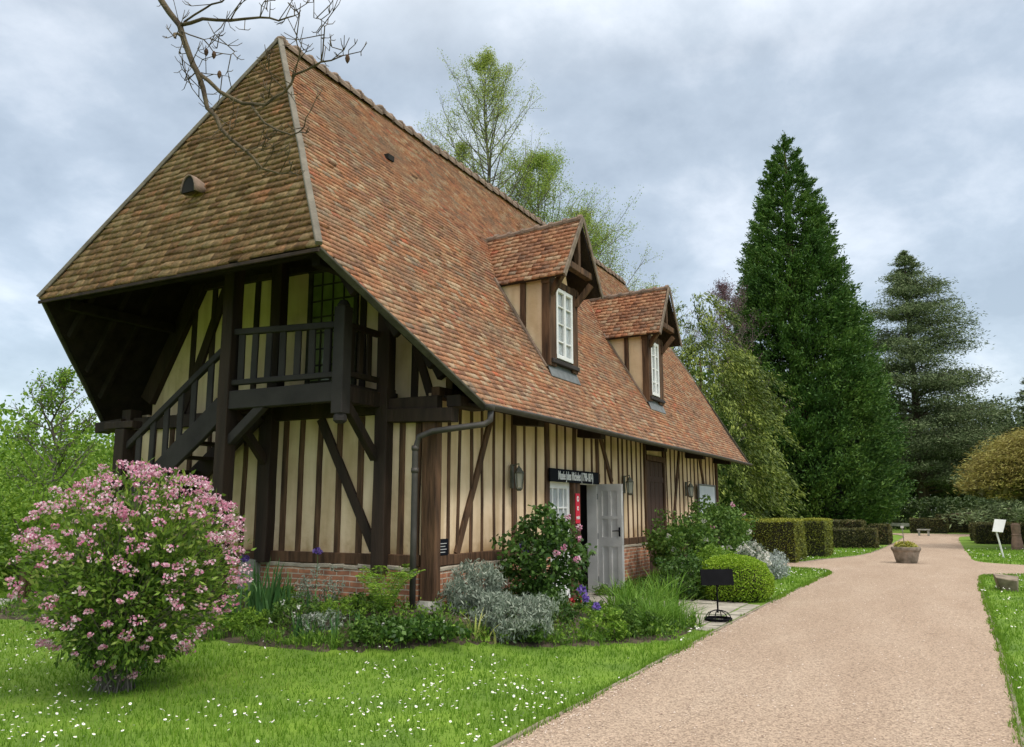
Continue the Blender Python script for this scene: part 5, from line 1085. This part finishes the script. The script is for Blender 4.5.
# deciduous trees with sparse spring leaf
def sparse(name, label, loc, H, lean=(0, 0), lev=5, kids=3, ang=.5, leaf=.09, per=5, lm=None, bark='greybark', up=.35, cr=.28, rad=None, cat='tree', ln0=.36, shrink=.68, start=.3, grp=None):
    t = thing(name, loc, label, cat, grp); T = Tree(5); r = rad or H * .012
    T.grow(loc, (lean[0], lean[1], 1), H * ln0, r, lev, kids, ang, up, shrink, .10, start, .006, 1); T.mb.build('trunk', M[bark], t, smooth=True)
    P = np.array(T.tips)
    if per: leafmesh('crown', [foliage_at(P, per, cr, leaf, leaf * .6)], lm or LM['fresh'], t)
    return t, P
def upright(name, label, loc, H, Rr, nb, per, lm, cr=.30, leaf=.10, bark='greybark', grp=None, seed=4, z0=.12, prof=((.0, .3), (.25, .9), (.5, 1.), (.75, .7), (.92, .3), (1, .05)), twigs=9, cat='tree', steep=(.45, .8)):
    """a straight leader with many rising side branches"""
    rg = np.random.default_rng(seed); t = thing(name, loc, label, cat, grp); x0, y0, zb = loc; mb = MB(); lead = [np.array([x0 + rg.normal(0, .12) * k / 8, y0 + rg.normal(0, .12) * k / 8, zb + H * k / 8]) for k in range(9)]; mb.tube(lead, np.linspace(H * .012, .012, 9), 8, cap=False); P = []
    for k in range(nb):
        f = z0 + (1 - z0) * ((k + rg.random()) / nb) ** .9; f = min(f, .985); i = min(7, int(f * 8)); b = lead[i] + (lead[i + 1] - lead[i]) * (f * 8 - i); a = rg.uniform(0, 6.283); Rm = Rr * float(np.interp(f, [q[0] for q in prof], [q[1] for q in prof])) * rg.uniform(.7, 1.1); st_ = rg.uniform(*steep); L_ = Rm / max(.3, math.cos(st_)) ; d = np.array([math.cos(a) * math.cos(st_), math.sin(a) * math.cos(st_), math.sin(st_)]); pts = [b]
        for j in range(5): d = unit(d + np.array([0, 0, .06]) + rg.normal(0, .07, 3)); pts.append(pts[-1] + d * L_ / 5)
        mb.tube(pts, np.linspace(max(.010, H * .004 * (1 - f) + .012), .006, 6), 5, cap=False)
        for j in range(twigs):
            g = rg.uniform(.2, 1); jj = min(4, int(g * 5)); q = pts[jj] + (pts[jj + 1] - pts[jj]) * (g * 5 - jj); dd = unit(d + rg.normal(0, .55, 3) + np.array([0, 0, .25])); l = L_ * rg.uniform(.12, .32); e = q + dd * l; m_ = q + dd * l * .5 + rg.normal(0, .04, 3); mb.tube([q, m_, e], [.009, .007, .004], 4, cap=False); P += [m_, e, (m_ + e) / 2]
    mb.build('trunk', M[bark], t, smooth=True)
    if per: leafmesh('crown', [foliage_at(np.array(P), per, cr, leaf, leaf * .62)], lm, t)
    return t
pop = leafmat('young_poplar_leaf', [(0, (.20, .28, .04)), (.6, (.34, .42, .08)), (1, (.46, .50, .16))], .45)
pop2 = leafmat('lime_spring_leaf', [(0, (.17, .27, .03)), (.6, (.28, .40, .06)), (1, (.40, .48, .11))], .4)
upright('spring_tree', 'tall bare-twigged tree in young leaf, highest above the roof ridge', (24.1, 12.8, 0), 23.6, 4.4, 120, 8, pop, .26, .075, grp='trees behind the roof', seed=4, z0=.35, twigs=12, steep=(.5, .9))
upright('spring_tree', 'slimmer pale tree rising left of the tallest one behind the roof', (24.6, 14.6, 0), 19.6, 2.8, 50, 8, pop, .24, .075, grp='trees behind the roof', seed=9, z0=.4, twigs=10, steep=(.8, 1.2))
upright('spring_tree', 'fuller lime-green tree over the nearer dormer', (26.6, 11.2, 0), 19.0, 4.6, 110, 10, pop2, .34, .08, grp='trees behind the roof', seed=12, z0=.3, twigs=12, steep=(.4, .85))
upright('spring_tree', 'sparse grey-twigged tree between the dormer and the ridge end', (29.0, 9.8, 0), 16.6, 3.0, 90, 10, pop, .28, .075, grp='trees behind the roof', seed=15, z0=.3, twigs=12, steep=(.6, 1.0))
upright('spring_tree', 'low spreading twiggy tree beyond the far dormer', (37.5, 9.2, 0), 14.6, 3.4, 60, 3, pop, .25, .09, grp='trees behind the roof', seed=17, z0=.3, twigs=10, steep=(.6, 1.0))
upright('purple_tree', 'reddish-purple twiggy tree between the cypress and the giant conifer', (44, 6.3, 0), 16.0, 3.4, 70, 5, leafmat('purple_leaf', [(0, (.09, .04, .06)), (1, (.22, .12, .15))], .2), .28, .09, grp='trees behind the roof', seed=21, z0=.3, twigs=11, steep=(.5, 1.0))
# left of the house: slender birch-like tree and fresh green bushes
upright('slender_tree', 'slender light green sapling rising over the bushes left of the gable', (3.0, 12.2, 0), 4.55, 1.1, 46, 3, LM['fresh'], .16, .075, grp='greenery left of the house', seed=31, z0=.22, twigs=9, steep=(.3, .9))
upright('slender_tree', 'thin leafy sapling at the left edge of the picture', (-.2, 12.8, 0), 3.0, 1.0, 40, 3, LM['fresh'], .16, .075, grp='greenery left of the house', seed=33, z0=.15, twigs=9, steep=(.2, .8))
def bush(label, c, rad, n, per, lm, ln=.10, grp='greenery left of the house', name='leafy_bush', cr=.32):
    t = thing(name, (c[0], c[1], 0), label, 'bush', grp); (V, F), cc = clumps(n, c, rad, cr, per, ln, ln * .55, lo=.35, zmin=.1); leafmesh('foliage', [(V, F)], lm, t)
    k = cc[RNG.choice(len(cc), 30, False)]; stems((c[0], c[1], 0), k, .02, M['greybark'], 'stems', t)
bush('fresh green bush behind the pink blossom, against the gable end', (1.6, 10.4, 1.0), (1.7, 1.5, 1.15), 300, 46, LM['fresh'], .085)
bush('wide fresh green bush behind the slender sapling', (5.2, 14.2, 1.35), (2.6, 2.2, 1.55), 420, 46, LM['fresh'], .10)
bush('light green bush at the left picture edge', (-1.9, 12.6, 1.05), (1.7, 1.6, 1.2), 320, 46, LM['fresh'], .09)
bush('deeper green bush low behind the pink bush', (-.6, 9.6, .75), (1.0, .9, .8), 200, 40, LM['mid'], .07)
tag(leafmesh('woodland_edge', [foliage_at(np.stack([RNG.uniform(-22, 22, 1500), 24 + RNG.normal(0, 1.6, 1500), RNG.uniform(.2, 4.6, 1500)], 1) + np.array([0, 0, 0]), 34, .8, .24, .13)], LM['fresh']), kind='stuff')
# dark wood that closes the view on the right
def darktree(label, x0, y0, H, Rr, n, lm, ln=.42, name='broad_tree'):
    t = thing(name, (x0, y0, 0), label, 'tree', 'trees closing the view'); MB().tube([(x0, y0, 0), (x0 + .2, y0, H * .4), (x0, y0 + .2, H * .85)], [.4, .3, .06], 8).build('trunk', M['bark'], t)
    V, c = clumps(n, (x0, y0, H * .56), (Rr, Rr, H * .44), Rr * .26, 60, ln, ln * .5, lo=.35, zmin=.4); leafmesh('crown', [V], lm, t)
dk = leafmat('wood_leaf', [(0, (.018, .034, .012)), (.6, (.05, .085, .022)), (1, (.11, .15, .04))], .15, .55, .4, .4)
for k, (lab, x0, y0, H, Rr, lm) in enumerate((('dark tree directly behind the cedar trunk', 88, 0, 14, 6, dk), ('dark tree between the giant conifer and the cedar', 84, 5.5, 13, 5.5, dk), ('dark tree right of the cedar trunk', 86, -9, 12, 6, dk), ('dark tree behind the golden tree', 80, -17, 11, 6, dk), ('mid green tree low behind the cedar', 96, -5.5, 9, 6, LM['mid']), ('dark tree at the right picture edge', 78, -25, 11, 6, dk), ('dark tree behind the giant conifer', 66, 8, 12, 5, dk), ('dark tree behind the cypress', 60, 14, 12, 5.5, dk), ('dark bushy tree left of the giant conifer base', 45, 6.6, 5.5, 3.2, dk))):
    darktree(lab, x0, y0, H, Rr, 260, lm)
tag(leafmesh('far_woodland', [foliage_at(np.stack([104 + RNG.normal(0, 2, 1800), RNG.uniform(-60, 45, 1800), RNG.uniform(0, 1, 1800) ** .8 * 9], 1), 26, 1.6, .55, .3)], dk), kind='stuff')
th_ = RNG.uniform(R(28), R(125), 2600); rr_ = 96 + RNG.normal(0, 3, 2600); tag(leafmesh('distant_wood', [foliage_at(np.stack([-8 + rr_ * np.cos(th_), -5 + rr_ * np.sin(th_), RNG.uniform(0, 1, 2600) ** .8 * (7 + 1.6 * np.sin(th_ * 17) + 1.2 * np.sin(th_ * 41))], 1), 22, 1.5, .6, .34)], LM['mid']), kind='stuff')
tag(leafmesh('shade_undergrowth', [foliage_at(np.stack([RNG.uniform(55, 60, 800), RNG.uniform(-22, 0, 800), RNG.uniform(0, 1, 800) * 2.0], 1), 30, .4, .25, .13)], dk), kind='stuff')
# golden broad-headed tree at the right edge
t = thing('golden_tree', (28.2, -9.0, 0), 'low broad golden-leaved tree with a dense flat dome at the right edge', 'tree')
T = MB(); T.tube([(28.2, -9.0, 0), (28.25, -9.0, .9), (28.2, -9.05, 2.2)], [.16, .13, .12], 9); x0, y0 = 28.2, -9.0
for k in range(46):
    a = RNG.uniform(0, 6.283); d = np.array([math.cos(a), math.sin(a), 0]); Rm = RNG.uniform(1.6, 2.7); h_ = RNG.uniform(.1, 1.9); T.tube([(x0, y0, 1.7), np.array([x0, y0, 2.0 + h_ * .7]) + d * Rm * .4, np.array([x0, y0, 1.9 + h_]) + d * Rm * .95], [.04, .025, .008], 5, cap=False)
T.build('trunk', M['redbark'], t)
n = 1000; d = unit(RNG.normal(size=(n, 3))); d[:, 2] = abs(d[:, 2]); lo_ = RNG.random(n) < .25; zc = np.where(lo_, -RNG.random(n) * .35, 0)
c = np.array([x0, y0, 2.15]) + d * RNG.uniform(.72, 1.02, (n, 1)) * [2.65, 2.65, 2.3]; c[:, 2] += zc; c[:, 2] += .12 * np.sin(c[:, 0] * 3) * np.sin(c[:, 1] * 3)
P = np.repeat(c, 60, 0) + RNG.normal(0, 1, (n * 60, 3)) * [.26, .26, .07]; D = np.repeat(d * [1, 1, 0], 60, 0)
gl_ = leafmat('golden_spray', [(0, (.13, .10, .025)), (.5, (.27, .23, .055)), (.85, (.40, .37, .10)), (1, (.46, .48, .16))], .2, .6, .2, 1.5)
leafmesh('crown', [leaves(P, .15, .03, D, .8)], gl_, t)
m_ = ball(2500) * [2.6, 2.6, 1.7]; m_[:, 2] = abs(m_[:, 2]); leafmesh('inner_sprays', [leaves(m_ + [x0, y0, 2.0], .4, .2)], LM['yewdark'], t)

# ---------------------------------------------------------------- the bare branch hanging in from a tree beside the camera
t = thing('bare_tree', (-8.3, -1.6, 0), 'bare lichened branch with curling twigs reaching in over the roof corner', 'tree')
TB = MB(); TB.tube([(-8.3, -1.6, -.05), (-8.25, -1.6, 1.2), (-8.2, -1.5, 3), (-8.0, -1.4, 4.6), (-7.6, -1.3, 5.9)], [.20, .15, .13, .10, .06], 12)
TB.build('trunk', M['lichenbark'], t, smooth=True)
BR = dict(
 main=([(-7.95, -1.38, 4.9), (-7.2, -1.15, 5.35), (-6.2, -1.0, 5.4), (-5.5, -.98, 5.25), (-5.07, -1.0, 5.07), (-5.09, -1.1, 4.9), (-5.07, -1.28, 4.67), (-5.08, -1.4, 4.43), (-5.1, -1.52, 4.25), (-5.1, -1.63, 3.98), (-5.11, -1.77, 3.81), (-5.09, -1.97, 3.63), (-5.09, -2.12, 3.48), (-5.04, -2.21, 3.45), (-5.05, -2.3, 3.44), (-5.09, -2.36, 3.48)], [.06, .05, .04, .034, .028, .026, .025, .024, .023, .017, .015, .012, .008, .006, .005, .003]),
 second=([(-5.1, -1.52, 4.25), (-5.08, -1.71, 4.08), (-5.07, -1.9, 3.96), (-5.07, -2.1, 3.9), (-5.1, -2.27, 3.92), (-5.08, -2.33, 4.03), (-5.09, -2.54, 4.05), (-5.11, -2.72, 4.03), (-5.1, -2.75, 4.06)], [.017, .015, .014, .012, .010, .009, .007, .004, .003]),
 third=([(-5.07, -1.99, 3.92), (-5.09, -2.12, 3.77), (-5.11, -2.36, 3.63), (-5.12, -2.46, 3.65), (-5.15, -2.53, 3.72)], [.010, .008, .006, .004, .003]),
 upper=([(-5.07, -1.28, 4.67), (-5.07, -1.5, 4.65), (-5.05, -1.73, 4.58), (-5.03, -1.97, 4.54), (-5.04, -2.14, 4.46), (-5.0, -2.23, 4.49), (-5.0, -2.23, 4.54), (-5.03, -2.2, 4.57)], [.017, .014, .012, .009, .007, .005, .004, .003]),
 upb=([(-5.06, -1.31, 4.69), (-5.07, -1.52, 4.72), (-5.09, -1.69, 4.7), (-5.06, -1.77, 4.74)], [.009, .008, .007, .005]), upc=([(-5.05, -1.73, 4.58), (-5.1, -1.85, 4.62), (-5.1, -1.89, 4.68)], .006), upd=([(-5.03, -1.97, 4.54), (-5.1, -2.05, 4.55), (-5.09, -2.09, 4.6), (-5.12, -2.1, 4.7)], .005),
 t1=([(-5.09, -2.54, 4.05), (-5.1, -2.56, 4.16), (-5.15, -2.61, 4.22), (-5.2, -2.63, 4.23), (-5.22, -2.59, 4.24)], [.006, .005, .004, .003, .002]), t2=([(-5.1, -2.56, 4.15), (-5.08, -2.59, 4.11)], .003), t3=([(-5.11, -2.57, 4.2), (-5.13, -2.54, 4.21)], .003), t4=([(-5.07, -2.12, 3.94), (-5.11, -2.18, 4.04), (-5.17, -2.2, 4.13), (-5.18, -2.2, 4.18)], [.005, .004, .003, .002]), t5=([(-5.09, -2.32, 4.01), (-5.08, -2.37, 4.13), (-5.11, -2.36, 4.23), (-5.12, -2.35, 4.29)], [.005, .004, .003, .002]),
 t6=([(-5.1, -1.51, 4.26), (-5.13, -1.44, 4.2)], .006), t6b=([(-5.11, -1.5, 4.27), (-5.15, -1.45, 4.32), (-5.17, -1.42, 4.37)], .004), t7=([(-5.09, -1.54, 4.25), (-5.05, -1.61, 4.24), (-5.0, -1.69, 4.23)], .004), t8=([(-5.08, -1.30, 4.62), (-5.11, -1.57, 4.46), (-5.07, -1.62, 4.38), (-5.08, -1.79, 4.31), (-5.07, -1.81, 4.33)], [.006, .005, .004, .003, .002]), t9=([(-5.11, -1.57, 4.46), (-5.08, -1.63, 4.49), (-5.06, -1.68, 4.51)], .003),
 t10=([(-5.09, -1.97, 3.63), (-5.13, -2.11, 3.6), (-5.09, -2.17, 3.57)], .004), t11=([(-5.11, -1.77, 3.81), (-5.09, -1.83, 3.85), (-5.08, -1.88, 3.94)], .004), t12=([(-5.07, -2.1, 3.61), (-5.1, -2.18, 3.68), (-5.07, -2.26, 3.76)], .003), t13=([(-5.1, -1.63, 3.98), (-5.1, -1.48, 4.15), (-5.12, -1.47, 4.22)], .004), t14=([(-5.11, -2.72, 4.03), (-5.12, -2.72, 4.09)], .003), t15=([(-5.1, -1.35, 4.55), (-5.2, -1.40, 4.50), (-5.25, -1.48, 4.42)], [.012, .010, .007]))
bb = MB(); tp = []
for P_, r_ in BR.values():
    P_ = np.array(P_); Q = []
    for a, b in zip(P_[:-1], P_[1:]):
        Q.append(a); Q.append((a + b) / 2 + RNG.normal(0, .006, 3))
    Q.append(P_[-1]); rr = .8 * np.interp(np.linspace(0, 1, len(Q)), np.linspace(0, 1, len(np.atleast_1d(r_))) if np.ndim(r_) else [0, 1], r_ if np.ndim(r_) else [r_, r_ * .5])
    bb.tube(Q, rr, 7)
    for q in Q[len(Q) // 3:]:
        if q[0] < -4.8 and RNG.random() < .85:
            d = unit(RNG.normal(size=3) * [.5, 1, 1]); l = RNG.uniform(.05, .17); e = q + d * l; e2 = e + unit(d + [0, 0, .8]) * l * .5; bb.tube([q, e, e2], [.0034, .0028, .002], 4); tp.append(e2)
            for _ in range(2):
                d2 = unit(d + RNG.normal(0, .8, 3) + [0, 0, .4]); f1 = e + d2 * l * .35; bb.tube([e, f1, f1 + unit(d2 + [0, 0, .7]) * l * .25], [.0026, .0022, .0018], 4)
bb.build('branch', M['lichenbark'], t, smooth=True)
for c in ((-5.12, -2.76, 3.99), (-5.10, -1.72, 4.18), (-5.10, -1.66, 4.33), (-5.11, -1.60, 4.36)): MB().lathe(c, [(.003, .03), (.010, .022), (.014, .005), (.010, -.012), (.002, -.025)], 8).build('seed_pod', M['oak'], t)
print('faces', sum(len(o.data.polygons) for o in bpy.data.objects if o.type == 'MESH'))
